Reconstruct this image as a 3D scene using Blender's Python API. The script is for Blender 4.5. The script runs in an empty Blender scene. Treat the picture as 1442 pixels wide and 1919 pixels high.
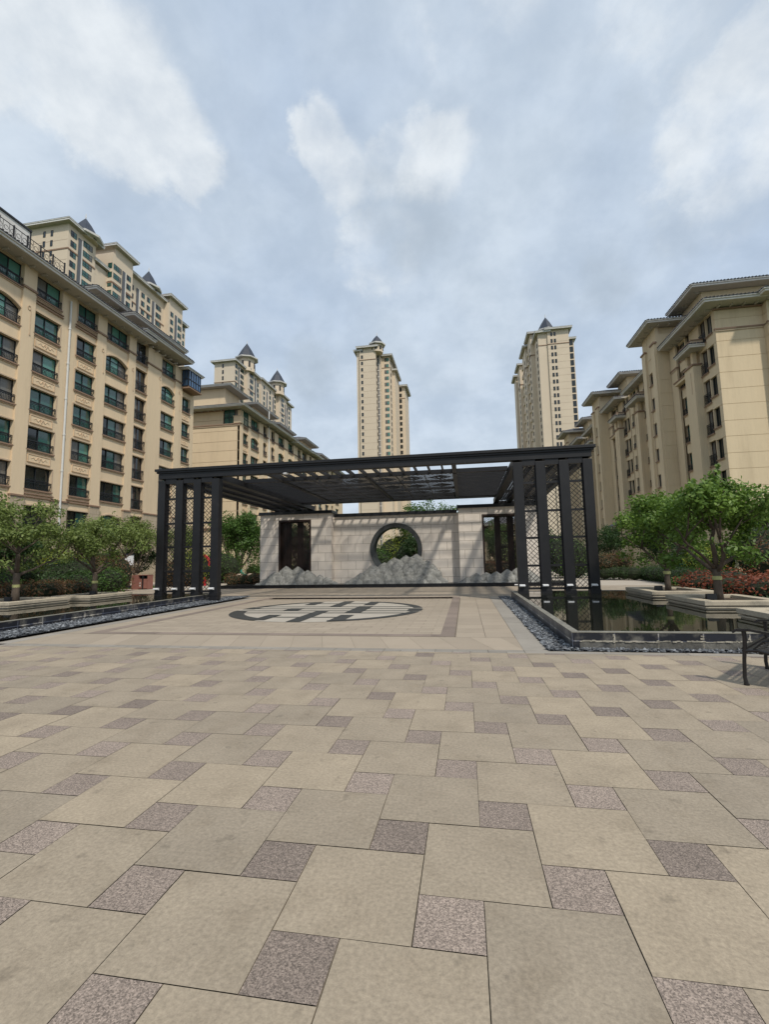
import bpy, math, random
import numpy as np
from mathutils import Vector, Matrix
C = bpy.context.scene
COL = C.collection
R = math.radians

# ------------------------------------------------------------------ camera
cam_d = bpy.data.cameras.new('camera'); cam = bpy.data.objects.new('camera', cam_d); COL.objects.link(cam)
cam_d.sensor_fit = 'HORIZONTAL'; cam_d.sensor_width = 36.0; cam_d.lens = 864.616 / 1442 * 36.0
cam_d.clip_start = 0.05; cam_d.clip_end = 6000
_r = Vector((0.98497758, 0.17165716, -0.01878773)); _u = Vector((0.03671556, -0.10187022, 0.99411993)); _f = Vector((-0.16873389, 0.97987564, 0.10664237))
M = Matrix.Identity(4)
for i in range(3): M[i][0] = _r[i]; M[i][1] = _u[i]; M[i][2] = -_f[i]
M[0][3], M[1][3], M[2][3] = 0.272, -2.029, 1.553
cam.matrix_world = M
C.camera = cam

# ------------------------------------------------------------------ light, sky, exposure
SUN_DIR = Vector((-0.47, 0.60, -1.0)).normalized()          # the way the light travels
sun_d = bpy.data.lights.new('sun', 'SUN'); sun = bpy.data.objects.new('sun', sun_d); COL.objects.link(sun)
sun_d.energy = 2.35; sun_d.angle = R(3.5); sun_d.color = (1.0, 0.93, 0.82)
sun.rotation_euler = SUN_DIR.to_track_quat('-Z', 'Y').to_euler(); sun.location = (10, -30, 40)
C.view_settings.view_transform = 'Standard'; C.view_settings.look = 'None'
C.view_settings.exposure = 0.40; C.view_settings.gamma = 1.0; C.view_settings.use_curve_mapping = False

W = bpy.data.worlds.new('World'); C.world = W; W.use_nodes = True
def build_world():
    nt = W.node_tree; nt.nodes.clear(); N = nt.nodes.new; L = nt.links.new
    def val(x): 
        n = N('ShaderNodeValue'); n.outputs[0].default_value = x; return n.outputs[0]
    def m(op, a, b=None, c=None, clamp=False):
        n = N('ShaderNodeMath'); n.operation = op; n.use_clamp = clamp
        for k, s in enumerate((a, b, c)):
            if s is None: continue
            if isinstance(s, (int, float)): n.inputs[k].default_value = s
            else: L(s, n.inputs[k])
        return n.outputs[0]
    def vm(op, a, b=None):
        n = N('ShaderNodeVectorMath'); n.operation = op
        for k, s in enumerate((a, b)):
            if s is None: continue
            if isinstance(s, (tuple, list, Vector)): n.inputs[k].default_value = s
            else: L(s, n.inputs[k])
        return n
    def noise(v, sc, det=6, rough=.55, dist=0.0):
        n = N('ShaderNodeTexNoise'); n.inputs['Scale'].default_value = sc; n.inputs['Detail'].default_value = det
        n.inputs['Roughness'].default_value = rough; n.inputs['Distortion'].default_value = dist; L(v, n.inputs['Vector']); return n
    def mr(x, a, b, c=0.0, d=1.0, smooth=True):
        n = N('ShaderNodeMapRange'); n.interpolation_type = 'SMOOTHSTEP' if smooth else 'LINEAR'
        L(x, n.inputs[0]); 
        for k, s in zip((1, 2, 3, 4), (a, b, c, d)): n.inputs[k].default_value = s
        return n.outputs[0]
    def mix(f, a, b):
        n = N('ShaderNodeMix'); n.data_type = 'RGBA'
        if isinstance(f, (int, float)): n.inputs[0].default_value = f
        else: L(f, n.inputs[0])
        for k, s in ((6, a), (7, b)):
            if isinstance(s, tuple): n.inputs[k].default_value = (*s, 1)
            else: L(s, n.inputs[k])
        return n.outputs[2]
    tc = N('ShaderNodeTexCoord'); d0 = vm('NORMALIZE', tc.outputs['Generated']).outputs[0]
    sep = N('ShaderNodeSeparateXYZ'); L(d0, sep.inputs[0]); z = sep.outputs[2]
    # flat cloud deck: project the view direction on a plane overhead
    zz = m('ADD', m('MAXIMUM', z, 0.0), 0.5)
    comb = N('ShaderNodeCombineXYZ'); L(m('DIVIDE', sep.outputs[0], zz), comb.inputs[0]); L(m('DIVIDE', sep.outputs[1], zz), comb.inputs[1])
    p = comb.outputs[0]
    n1 = noise(p, 1.9, 9, .54, .25); n2 = noise(p, 7.5, 9, .6, .1); n3 = noise(p, 1.3, 4, .5, .3)
    sky = N('ShaderNodeTexSky'); sky.sky_type = 'NISHITA'; sky.sun_disc = False
    sky.sun_elevation = R(52); sky.sun_rotation = math.atan2(-SUN_DIR.x, -SUN_DIR.y); sky.air_density = 1.0; sky.dust_density = 2.2; sky.ozone_density = 1.4
    # warp for ragged cloud edges
    wn = noise(d0, 4.2, 4, .5); wm = noise(d0, 13.0, 10, .64)
    warp = vm('SCALE', vm('ADD', vm('SUBTRACT', wn.outputs['Color'], (.5, .5, .5)).outputs[0], vm('SUBTRACT', wm.outputs['Color'], (.5, .5, .5)).outputs[0]).outputs[0]); warp.inputs[3].default_value = .092
    dw = vm('NORMALIZE', vm('ADD', d0, warp.outputs[0]).outputs[0]).outputs[0]
    def blobs(lst, soft=.5):
        out = None
        for c, rad, wgt in lst:
            dist = vm('DISTANCE', dw, c).outputs['Value']
            k = m('MULTIPLY', mr(dist, R(rad) * 1.12, R(rad) * soft), wgt)
            out = k if out is None else m('MAXIMUM', out, k)
        return out
    white = blobs([((-.541, .455, .707), 7.6, 1), ((-.501, .519, .692), 7.0, 1), ((-.461, .582, .67), 5.6, 1), ((-.426, .627, .652), 3.4, .9),
                   ((-.60, .36, .71), 9, .9), ((-.219, .664, .715), 3.6, .75), ((-.186, .707, .682), 4.6, .7), ((-.10, .72, .69), 4, .55), ((-.03, .727, .69), 4.6, .65),
                   ((.408, .684, .605), 8.5, .8), ((.45, .62, .64), 7, .8), ((.399, .755, .52), 6, .5), ((.05, .55, .83), 9, .35), ((.30, .56, .77), 8, .55), ((-.12, .80, .58), 6, .5)])
    dark = blobs([((-.067, .791, .608), 6.5, .9), ((-.12, .76, .64), 5, .6), ((-.29, .871, .396), 5.5, .8), ((.269, .836, .478), 5, .7), ((.27, .685, .677), 4, .5),
                  ((.36, .77, .53), 5, .5), ((-.38, .66, .64), 5, .3), ((.05, .84, .52), 6, .35), ((-.45, .78, .43), 6, .4), ((.16, .9, .38), 6, .4), ((.33, .72, .61), 4, .45)], .1)
    cover = mr(m('ADD', n1.outputs[0], m('MULTIPLY', n3.outputs[0], .5)), .42, .92)          # thin veil nearly everywhere
    veil = m('MULTIPLY', cover, .8)
    hz = mr(z, .75, .05)                                                               # milky towards the horizon
    veil = m('MAXIMUM', veil, m('MULTIPLY', hz, .86))
    base = mix(.78, sky.outputs[0], (3.05, 3.8, 4.85))
    base = mix(veil, base, mix(mr(n2.outputs[0], .3, .7), (3.9, 4.5, 5.15), (4.4, 4.9, 5.4)))
    cn = noise(d0, 6.5, 12, .6)
    wedge = mr(m('ADD', m('MULTIPLY', white, .95), m('MULTIPLY', m('SUBTRACT', cn.outputs[0], .5), 1.9)), .16, .98)
    wedge = m('MULTIPLY', m('MULTIPLY', wedge, mr(white, .0, .3)), mr(n2.outputs[0], .3, .62, .55, 1.0))
    base = mix(m('MULTIPLY', wedge, .92), base, (5.2, 5.5, 5.75))
    dn = noise(d0, 4.5, 9, .55)
    shade = m('MULTIPLY', mr(m('ADD', dark, m('MULTIPLY', m('SUBTRACT', dn.outputs[0], .5), 1.3)), .15, .8), mr(dark, 0, .2))
    base = mix(m('MULTIPLY', shade, .48), base, (2.75, 3.25, 3.8))
    fine = mr(n2.outputs[0], .3, .75, .93, 1.06)
    fn = vm('SCALE', base); L(fine, fn.inputs[3])
    bg = N('ShaderNodeBackground'); L(fn.outputs[0], bg.inputs[0]); bg.inputs[1].default_value = 0.119
    out = N('ShaderNodeOutputWorld'); L(bg.outputs[0], out.inputs[0])
build_world()

# ------------------------------------------------------------------ materials
MATS = {}
def pm(name, col, rough=.75, var=.12, vs=3.0, fine=.0, fs=60, bump=0.0, bs=80, tone=0.0, spec=.4, metal=0.0, tint=None, tints=.8, stain=None, stain_s=1.2, stain_amt=.35, brick=None, wave=None, transl=0.0, squash=(1, 1, 1), spots=0.0, speck=0.0):
    mt = bpy.data.materials.new(name); mt.use_nodes = True; nt = mt.node_tree; N = nt.nodes.new; L = nt.links.new
    b = nt.nodes['Principled BSDF']; tc = N('ShaderNodeTexCoord')
    mp = N('ShaderNodeMapping'); L(tc.outputs['Object'], mp.inputs[0]); mp.inputs['Scale'].default_value = squash
    co = mp.outputs[0]
    def noise(s, det=5, rough=.6):
        n = N('ShaderNodeTexNoise'); n.inputs['Scale'].default_value = s; n.inputs['Detail'].default_value = det; n.inputs['Roughness'].default_value = rough; L(co, n.inputs['Vector']); return n.outputs[0]
    def mr(x, a, bb, c, d):
        n = N('ShaderNodeMapRange'); L(x, n.inputs[0])
        for k, s in zip((1, 2, 3, 4), (a, bb, c, d)): n.inputs[k].default_value = s
        return n.outputs[0]
    def mul(a, bb):
        n = N('ShaderNodeMath'); n.operation = 'MULTIPLY'
        for k, s in enumerate((a, bb)):
            if isinstance(s, (int, float)): n.inputs[k].default_value = s
            else: L(s, n.inputs[k])
        return n.outputs[0]
    def mixc(f, a, bb):
        n = N('ShaderNodeMix'); n.data_type = 'RGBA'
        if isinstance(f, (int, float)): n.inputs[0].default_value = f
        else: L(f, n.inputs[0])
        for k, s in ((6, a), (7, bb)):
            if isinstance(s, tuple): n.inputs[k].default_value = (*s, 1)
            else: L(s, n.inputs[k])
        return n.outputs[2]
    c = tuple(col); h = None
    if tint is not None:
        at = N('ShaderNodeAttribute'); at.attribute_name = 'tone'; c = mixc(mul(at.outputs['Fac'], tints), c, tuple(tint))
    f = mr(noise(vs), .25, .75, 1 - var, 1 + var)
    if fine: f = mul(f, mr(noise(fs, 3, .7), .3, .7, 1 - fine, 1 + fine))
    if tone:
        at2 = N('ShaderNodeAttribute'); at2.attribute_name = 'tone'; f = mul(f, mr(at2.outputs['Fac'], 0, 1, 1 - tone, 1 + tone))
    if speck:
        vo = N('ShaderNodeTexVoronoi'); vo.inputs['Scale'].default_value = 190; L(co, vo.inputs['Vector']); sx = N('ShaderNodeSeparateXYZ'); L(vo.outputs['Color'], sx.inputs[0]); f = mul(f, mr(sx.outputs[0], 0, 1, 1 - speck, 1 + speck))
    if spots:
        f = mul(f, mr(noise(7.5, 3, .5), .64, .72, 1, 1 - spots)); f = mul(f, mr(noise(31, 2, .5), .68, .74, 1, 1 - spots * .8))
    if stain is not None:
        c = mixc(mul(mr(noise(stain_s, 6, .65), .5, .72, 0, 1), stain_amt), c, tuple(stain))
    if brick is not None:
        bt = N('ShaderNodeTexBrick'); cx = N('ShaderNodeSeparateXYZ'); L(tc.outputs['Object'], cx.inputs[0]); cc = N('ShaderNodeCombineXYZ')
        ax = brick.get('axes', (0, 2))
        if ax == 'xy':
            ad = N('ShaderNodeMath'); ad.operation = 'ADD'; L(cx.outputs[0], ad.inputs[0]); L(cx.outputs[1], ad.inputs[1]); L(ad.outputs[0], cc.inputs[0]); L(cx.outputs[2], cc.inputs[1])
        else:
            L(cx.outputs[ax[0]], cc.inputs[0]); L(cx.outputs[ax[1]], cc.inputs[1])
        L(cc.outputs[0], bt.inputs['Vector']); bt.inputs['Scale'].default_value = 1; bt.inputs['Brick Width'].default_value = brick['w']; bt.inputs['Row Height'].default_value = brick['h']
        bt.inputs['Mortar Size'].default_value = brick['m']; bt.inputs['Mortar Smooth'].default_value = .1; bt.offset = brick.get('off', .5)
        a, bb2 = brick.get('v', (.92, 1.06)); bt.inputs['Color1'].default_value = (a, a, a, 1); bt.inputs['Color2'].default_value = (bb2, bb2, bb2, 1); mo = brick.get('mortar', .5); bt.inputs['Mortar'].default_value = (mo, mo * .95, mo * .88, 1)
        mm = N('ShaderNodeMix'); mm.data_type = 'RGBA'; mm.blend_type = 'MULTIPLY'; mm.inputs[0].default_value = 1
        if isinstance(c, tuple): mm.inputs[6].default_value = (*c, 1)
        else: L(c, mm.inputs[6])
        L(bt.outputs['Color'], mm.inputs[7]); c = mm.outputs[2]; h = bt.outputs['Fac']
    vmn = N('ShaderNodeVectorMath'); vmn.operation = 'SCALE'
    if isinstance(c, tuple): vmn.inputs[0].default_value = c
    else: L(c, vmn.inputs[0])
    L(f, vmn.inputs[3]); colr = vmn.outputs[0]
    L(colr, b.inputs['Base Color'])
    b.inputs['Roughness'].default_value = rough; b.inputs['Metallic'].default_value = metal; b.inputs['Specular IOR Level'].default_value = spec
    if bump or wave:
        bp = N('ShaderNodeBump'); bp.inputs['Distance'].default_value = .02; bp.inputs['Strength'].default_value = bump or .6
        if wave:
            wv = N('ShaderNodeTexWave'); wv.bands_direction = wave[1]; wv.inputs['Scale'].default_value = wave[0]; L(tc.outputs['Object'], wv.inputs[0]); L(wv.outputs['Fac'], bp.inputs['Height'])
        else: L(noise(bs, 4, .6), bp.inputs['Height'])
        L(bp.outputs[0], b.inputs['Normal'])
    if transl:
        tr = N('ShaderNodeBsdfTranslucent'); L(colr, tr.inputs[0]); ms = N('ShaderNodeMixShader'); ms.inputs[0].default_value = transl
        L(b.outputs[0], ms.inputs[1]); L(tr.outputs[0], ms.inputs[2]); L(ms.outputs[0], nt.nodes['Material Output'].inputs[0])
    MATS[name] = mt; return mt

STUCCO = (.67, .53, .36)
pm('stucco', STUCCO, .85, .07, .35, fine=.03, fs=9, stain=(.50, .39, .26), stain_s=1.1, stain_amt=.42, bump=.08, bs=120, squash=(1, 1, .12))
pm('stucco_far', (.64, .535, .41), .85, .05, .1, stain=(.54, .45, .345), stain_s=.15, stain_amt=.3)  # paler than the near stucco: distance haze put into the colour
pm('stucco_pale', (.62, .53, .42), .85, .05, .1)
pm('stucco_right', (.64, .515, .345), .85, .07, .35, fine=.03, fs=9, stain=(.45, .345, .22), stain_s=1.1, stain_amt=.42, squash=(1, 1, .12))
pm('trim_brown', (.27, .175, .12), .8, .1, 2)
pm('trim_tan', (.52, .40, .28), .8, .08, 2)
pm('base_stone', (.42, .345, .25), .85, .06, 2, brick=dict(w=.9, h=.42, m=.012, v=(.93, 1.05), mortar=.6, axes='xy'))
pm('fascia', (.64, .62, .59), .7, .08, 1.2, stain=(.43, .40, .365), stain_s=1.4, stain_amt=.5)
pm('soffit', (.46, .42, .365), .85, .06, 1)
pm('roof_tile', (.085, .082, .088), .7, .3, 2.2, bump=.8, wave=(3.4, 'DIAGONAL'))
pm('slate', (.028, .035, .052), .5, .15, 1)
pm('grey_panel', (.10, .105, .115), .5, .1, 1)
pm('glass_green', (.028, .105, .088), .06, .3, .6, spec=.9)
pm('glass_bright', (.085, .24, .19), .08, .2, .8, spec=.9)
pm('glass_dark', (.010, .016, .016), .05, .3, .6, spec=.8)
pm('glass_blue', (.05, .12, .24), .04, .3, .6, spec=1.0)
pm('curtain', (.15, .145, .13), .25, .2, 2.5, spec=.6, squash=(6, 6, .4))
pm('frame_dark', (.016, .017, .019), .45, .1, 4)
pm('frame_brown', (.06, .035, .027), .5, .1, 4)
pm('rail_black', (.011, .013, .016), .5, .1, 4)
pm('pipe_white', (.62, .62, .60), .5, .06, 3)
pm('black_metal', (.0095, .0095, .011), .5, .22, 1.8, fine=.1, fs=40, stain=(.018, .017, .017), stain_s=2.5, stain_amt=.6)
pm('brown_metal', (.030, .017, .013), .5, .2, 2)
pm('bronze', (.014, .012, .012), .38, .2, 6)
pm('lamp_white', (.78, .79, .80), .4, .03, 3)
pm('wall_stone', (.72, .655, .58), .75, .07, 1.3, fine=.05, fs=38, stain=(.52, .455, .385), stain_s=.9, stain_amt=.4, brick=dict(w=.98, h=.545, m=.011, v=(.93, 1.05), mortar=.42, axes='xy'))
pm('ring_stone', (.055, .06, .06), .5, .35, 5, fine=.2, fs=30)
pm('coping_black', (.018, .019, .021), .35, .2, 3)
pm('plinth_black', (.013, .014, .017), .22, .3, 3, stain=(.06, .06, .06), stain_s=4, stain_amt=.3)
pm('pool_tile', (.016, .019, .028), .3, .3, 3, stain=(.23, .22, .19), stain_s=3.2, stain_amt=.75, brick=dict(w=.68, h=.15, m=.009, v=(.7, 1.3), mortar=5.5, axes='xy', off=.0))
pm('pool_lower', (.13, .125, .11), .7, .5, 4, fine=.3, fs=30, stain=(.03, .033, .04), stain_s=3, stain_amt=.9, brick=dict(w=.68, h=.15, m=.009, v=(.8, 1.2), mortar=1.6, axes='xy', off=.0))
pm('pool_coping', (.20, .19, .16), .6, .35, 6)
pm('lime_crust', (.28, .26, .215), .9, .5, 5, fine=.3, fs=40)
pm('rock', (.27, .268, .248), .8, .25, 4, fine=.35, fs=26, stain=(.10, .102, .095), stain_s=6.5, stain_amt=.85, bump=.8, bs=16)
pm('sandstone', (.290, .243, .184), .8, .12, 2.2, fine=.2, fs=48, stain=(.225, .182, .13), stain_s=3.1, stain_amt=.6, tone=.085, bump=.15, bs=160, tint=(.345, .275, .185), tints=.35, spots=.2)
pm('granite', (.228, .183, .152), .75, .10, 4, fine=.25, fs=60, tone=.2, speck=.48, bump=.15, bs=160)
pm('slab', (.325, .270, .206), .8, .07, 1.4, fine=.07, fs=70, stain=(.31, .255, .20), stain_s=1.4, stain_amt=.4, tone=.07)
pm('slab_band', (.215, .17, .14), .8, .12, 2, fine=.15, fs=70, tone=.15)
pm('slab_grey', (.27, .245, .21), .8, .1, 2, fine=.1, fs=70, tone=.1)
pm('grout', (.17, .14, .105), .9, .2, 4)
pm('inlay_white', (.40, .36, .30), .6, .06, 2, fine=.05, fs=60)
pm('inlay_dark', (.040, .040, .036), .6, .2, 2.5, fine=.2, fs=60)
pm('path_stone', (.40, .35, .29), .85, .06, .6, fine=.05, fs=12, brick=dict(w=1.2, h=.6, m=.012, v=(.95, 1.04), mortar=.7, axes=(0, 1)))
pm('lawn', (.045, .075, .018), .95, .4, .8, fine=.4, fs=8)
pm('soil', (.075, .052, .035), .95, .3, 5, bump=.8, bs=20)
pm('gravel_bed', (.03, .032, .036), .9, .5, 20, bump=1, bs=40)
pm('pebble', (.055, .06, .068), .55, .15, 4, tint=(.30, .32, .34), tints=.8)
pm('planter_stone', (.45, .39, .295), .8, .12, 2, fine=.12, fs=45, stain=(.16, .15, .12), stain_s=2.6, stain_amt=.65)
pm('bark', (.115, .088, .066), .9, .3, 6, bump=.9, bs=30, squash=(1, 1, .3))
pm('band_yellow', (.40, .40, .17), .6, .15, 8)
pm('plum_brown', (.26, .115, .09), .6, .12, 4)
pm('bin_green', (.012, .10, .045), .45, .15, 4)
pm('teal', (.04, .33, .25), .5, .1, 4)
pm('red_paint', (.45, .02, .025), .45, .1, 4)
pm('white_paint', (.74, .73, .70), .5, .05, 4)
pm('orange_paint', (.60, .12, .03), .5, .1, 4)
pm('stone_ball', (.45, .36, .28), .7, .12, 6, fine=.15, fs=50)
pm('relief', (.69, .54, .36), .85, .08, 4)
pm('relief_motif', (.60, .44, .29), .85, .08, 4)
pm('core_dark', (.018, .024, .010), .95, .5, 6, fine=.4, fs=20, bump=1, bs=14)
def leaf(name, a, b): pm(name, a, .5, .18, 1.1, tint=b, tints=1.0, transl=.38, spec=.35)
leaf('leaf_green', (.06, .125, .018), (.20, .31, .055))
leaf('leaf_olive', (.09, .135, .03), (.25, .31, .09))
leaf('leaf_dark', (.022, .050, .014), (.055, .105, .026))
leaf('leaf_mid', (.045, .10, .020), (.11, .20, .04))
leaf('leaf_yellow', (.16, .22, .022), (.33, .36, .035))
leaf('leaf_red', (.16, .035, .02), (.34, .115, .055))
leaf('leaf_rust', (.12, .058, .028), (.20, .12, .055))
def water_mat():
    mt = bpy.data.materials.new('water'); mt.use_nodes = True; nt = mt.node_tree; b = nt.nodes['Principled BSDF']
    b.inputs['Base Color'].default_value = (.010, .011, .007, 1); b.inputs['Roughness'].default_value = .03; b.inputs['IOR'].default_value = 1.33
    n = nt.nodes.new('ShaderNodeTexNoise'); n.inputs['Scale'].default_value = 2.2; n.inputs['Detail'].default_value = 2; tc = nt.nodes.new('ShaderNodeTexCoord'); nt.links.new(tc.outputs['Object'], n.inputs['Vector'])
    bp = nt.nodes.new('ShaderNodeBump'); bp.inputs['Strength'].default_value = .05; bp.inputs['Distance'].default_value = .02; nt.links.new(n.outputs[0], bp.inputs['Height']); nt.links.new(bp.outputs[0], b.inputs['Normal'])
    MATS['water'] = mt
water_mat()

# ------------------------------------------------------------------ mesh helpers
class MB:
    def __init__(s): s.v = []; s.f = []; s.m = []; s.t = []
    def quad(s, pts, mi=0, t=.5):
        n = len(s.v); s.v += [tuple(p) for p in pts]; s.f.append(tuple(range(n, n + len(pts)))); s.m.append(mi); s.t.append(t)
    def hexa(s, P, mi=0, t=.5):
        n = len(s.v); s.v += [tuple(p) for p in P]
        for q in ((0, 3, 2, 1), (4, 5, 6, 7), (0, 1, 5, 4), (1, 2, 6, 5), (2, 3, 7, 6), (3, 0, 4, 7)): s.f.append(tuple(n + k for k in q)); s.m.append(mi); s.t.append(t)
    def box(s, x0, x1, y0, y1, z0, z1, mi=0, t=.5):
        if x1 < x0: x0, x1 = x1, x0
        if y1 < y0: y0, y1 = y1, y0
        s.hexa(((x0, y0, z0), (x1, y0, z0), (x1, y1, z0), (x0, y1, z0), (x0, y0, z1), (x1, y0, z1), (x1, y1, z1), (x0, y1, z1)), mi, t)
    def bar(s, p, q, w, h=None, up=(0, 0, 1), mi=0, t=.5):
        p, q = Vector(p), Vector(q); d = (q - p).normalized(); u = Vector(up); h = w if h is None else h
        if abs(d.dot(u)) > .99: u = Vector((0, 1, 0))
        sd = d.cross(u).normalized() * w / 2; u = sd.cross(d).normalized() * h / 2
        s.hexa((p - sd - u, p + sd - u, p + sd + u, p - sd + u, q - sd - u, q + sd - u, q + sd + u, q - sd + u), mi, t)
    def tube(s, pts, rad, n=8, mi=0, t=.5, cap=True):
        pts = [Vector(p) for p in pts]; rad = rad if isinstance(rad, (list, tuple)) else [rad] * len(pts); rings = []
        for i, p in enumerate(pts):
            d = (pts[min(i + 1, len(pts) - 1)] - pts[max(i - 1, 0)]).normalized()
            a = Vector((0, 0, 1)) if abs(d.z) < .9 else Vector((1, 0, 0)); sd = d.cross(a).normalized(); u = sd.cross(d)
            base = len(s.v); rings.append(base)
            for k in range(n):
                an = 2 * math.pi * k / n; s.v.append(tuple(p + (sd * math.cos(an) + u * math.sin(an)) * rad[i]))
        for a, b in zip(rings, rings[1:]):
            for k in range(n): s.f.append((a + k, b + k, b + (k + 1) % n, a + (k + 1) % n)); s.m.append(mi); s.t.append(t)
        if cap:
            s.f.append(tuple(rings[0] + k for k in range(n))); s.m.append(mi); s.t.append(t)
            s.f.append(tuple(rings[-1] + k for k in range(n))[::-1]); s.m.append(mi); s.t.append(t)
    def lathe(s, prof, c=(0, 0, 0), n=20, mi=0, t=.5):
        rings = []
        for r, z in prof:
            base = len(s.v); rings.append(base)
            for k in range(n): s.v.append((c[0] + r * math.cos(2 * math.pi * k / n), c[1] + r * math.sin(2 * math.pi * k / n), c[2] + z))
        for a, b in zip(rings, rings[1:]):
            for k in range(n): s.f.append((a + k, a + (k + 1) % n, b + (k + 1) % n, b + k)); s.m.append(mi); s.t.append(t)
        s.f.append(tuple(rings[0] + k for k in range(n))[::-1]); s.m.append(mi); s.t.append(t)
        s.f.append(tuple(rings[-1] + k for k in range(n))); s.m.append(mi); s.t.append(t)
    def prism(s, poly, z0, z1, mi=0, t=.5):
        n = len(poly); b = len(s.v); s.v += [(x, y, z0) for x, y in poly] + [(x, y, z1) for x, y in poly]
        s.f.append(tuple(range(b, b + n))[::-1]); s.f.append(tuple(range(b + n, b + 2 * n)))
        for k in range(n): s.f.append((b + k, b + (k + 1) % n, b + n + (k + 1) % n, b + n + k))
        s.m += [mi] * (n + 2); s.t += [t] * (n + 2)
    def mesh(s, name, mats, off=(0, 0, 0), smooth=False):
        me = bpy.data.meshes.new(name); ox, oy, oz = off
        me.from_pydata([(x - ox, y - oy, z - oz) for x, y, z in s.v], [], s.f)
        for m in (mats if isinstance(mats, (list, tuple)) else [mats]): me.materials.append(MATS[m])
        if len(me.polygons) == len(s.m): me.polygons.foreach_set('material_index', s.m)
        a = me.attributes.new('tone', 'FLOAT', 'FACE')
        if len(me.polygons) == len(s.t): a.data.foreach_set('value', s.t)
        if smooth: me.polygons.foreach_set('use_smooth', [True] * len(me.polygons))
        me.update(); return me
    def build(s, name, mats, parent=None, smooth=False, bevel=0):
        off = (0, 0, 0)
        if parent is not None: off = tuple(ROOT(parent))
        o = bpy.data.objects.new(name, s.mesh(name, mats, off, smooth)); COL.objects.link(o)
        if parent is not None: o.parent = parent
        if bevel:
            bv = o.modifiers.new('bevel', 'BEVEL'); bv.width = bevel; bv.segments = 2; bv.limit_method = 'ANGLE'
        return o
def ROOT(o):
    v = Vector((0, 0, 0))
    while o is not None: v += Vector(o.location); o = o.parent
    return v
def tag(o, label=None, cat=None, group=None, kind=None):
    for k, v in (('label', label), ('category', cat), ('group', group), ('kind', kind)):
        if v: o[k] = v
    return o
def thing(name, label, cat, loc=(0, 0, 0), group=None):
    o = bpy.data.objects.new(name, None); COL.objects.link(o); o.location = loc; o.empty_display_size = .3
    return tag(o, label, cat, group)
def inst(me, parent, loc, rz=0.0, name=None):
    o = bpy.data.objects.new(name or me.name.split('.')[0], me); COL.objects.link(o); o.parent = parent; o.location = loc; o.rotation_euler = (0, 0, rz); return o
def struct(o): return tag(o, kind='structure')
# ------------------------------------------------------------------ ground and paving
def sheet(name, mat, x0, x1, y0, y1, z):
    b = MB(); b.quad(((x0, y0, z), (x1, y0, z), (x1, y1, z), (x0, y1, z))); return struct(b.build(name, mat))
rng = random.Random(7)
sheet('ground', 'lawn', -2500, 2500, -1500, 4000, -.16)
sheet('paving_bed', 'grout', -34, 26, -14, 26.2, -.012)
# pinwheel paving: big sandstone squares round small granite squares
b = MB(); s = .3; g = .0022
def clipquad(x0, x1, y0, y1, mi, t):
    y1 = min(y1, 6.1)
    if y1 - y0 < .012: return
    dz = rng.uniform(-.0008, .0008)
    j = [rng.uniform(-.0016, .0016) for _ in range(8)]
    b.quad(((x0 + g + j[0], y0 + g + j[1], dz), (x1 - g + j[2], y0 + g + j[3], dz), (x1 - g + j[4], y1 - g + j[5], dz), (x0 + g + j[6], y1 - g + j[7], dz)), mi, t)
for i in range(-40, 45):
    for j in range(-40, 45):
        ox, oy = (2 * i - j) * s, (i + 2 * j) * s
        if not (-22 < ox < 16 and -9 < oy < 6.9): continue
        clipquad(ox, ox + s, oy, oy + s, 1, rng.random() ** .8)
        clipquad(ox + s, ox + 3 * s, oy - s, oy + s, 0, rng.random())
struct(b.build('plaza_paving', ['sandstone', 'granite']))
# slab field under the pergola and around the pools
b = MB()
def slabs(x0, x1, y0, y1, w, h, mi, z=0.0, gap=.004, off=.0):
    ny = max(1, round((y1 - y0) / h)); hh = (y1 - y0) / ny
    for r in range(ny):
        x = x0 - (w * off if r % 2 else 0)
        while x < x1 - .01:
            a, c = max(x, x0), min(x + w, x1)
            if c - a > .02: b.quad(((a + gap, y0 + r * hh + gap, z), (c - gap, y0 + r * hh + gap, z), (c - gap, y0 + (r + 1) * hh - gap, z), (a + gap, y0 + (r + 1) * hh - gap, z)), mi, rng.random())
            x += w
for k in range(19):                                             # slanted slabs between strip and band
    x = -9.2 + k * .62; w = .62; sh = -.42; cl = lambda q: min(max(q, -9.2), 1.2)
    if x > 1.2 + .42: break
    b.quad(((cl(x + g), 6.36, 0), (cl(x + w - g), 6.36, 0), (cl(x + w - g + sh), 7.65, 0), (cl(x + g + sh), 7.65, 0)), 0, rng.random())
slabs(-9.2, -8.62, 7.66, 17.3, .58, .62, 0); slabs(.02, 1.2, 7.66, 17.3, .6, .62, 0)
slabs(-8.6, 0, 7.66, 18.2, .6, .3, 0, off=.5)
slabs(-9.9, 1.6, 18.2, 23.4, .9, .45, 0, off=.5); slabs(-30, -9.9, 17.45, 25.7, .9, .45, 0, off=.5); slabs(1.6, 13, 17.0, 25.7, .9, .45, 0, off=.5)
slabs(-9.9, 1.6, 23.4, 25.7, .75, 2.3, 0)
slabs(-9.2, 1.2, 17.3, 18.2, .6, .3, 0)
struct(b.build('terrace_paving', 'slab'))
b = MB()
for (x0, x1, y0, y1, w, h) in ((-8.6, 0, 7.7, 7.98, .9, .28), (-8.6, 0, 17.95, 18.22, .9, .27), (-8.6, -8.3, 7.98, 17.95, .3, .6), (-.3, 0, 7.98, 17.95, .3, .6)): slabs(x0, x1, y0, y1, w, h, 0, .004, .002)
struct(b.build('paving_band', 'slab_band'))
b = MB(); slabs(-12, 1.2, 6.1, 6.22, .3, .12, 0, .0); slabs(-12, 1.2, 6.22, 6.36, .9, .14, 0, .0)
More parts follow.
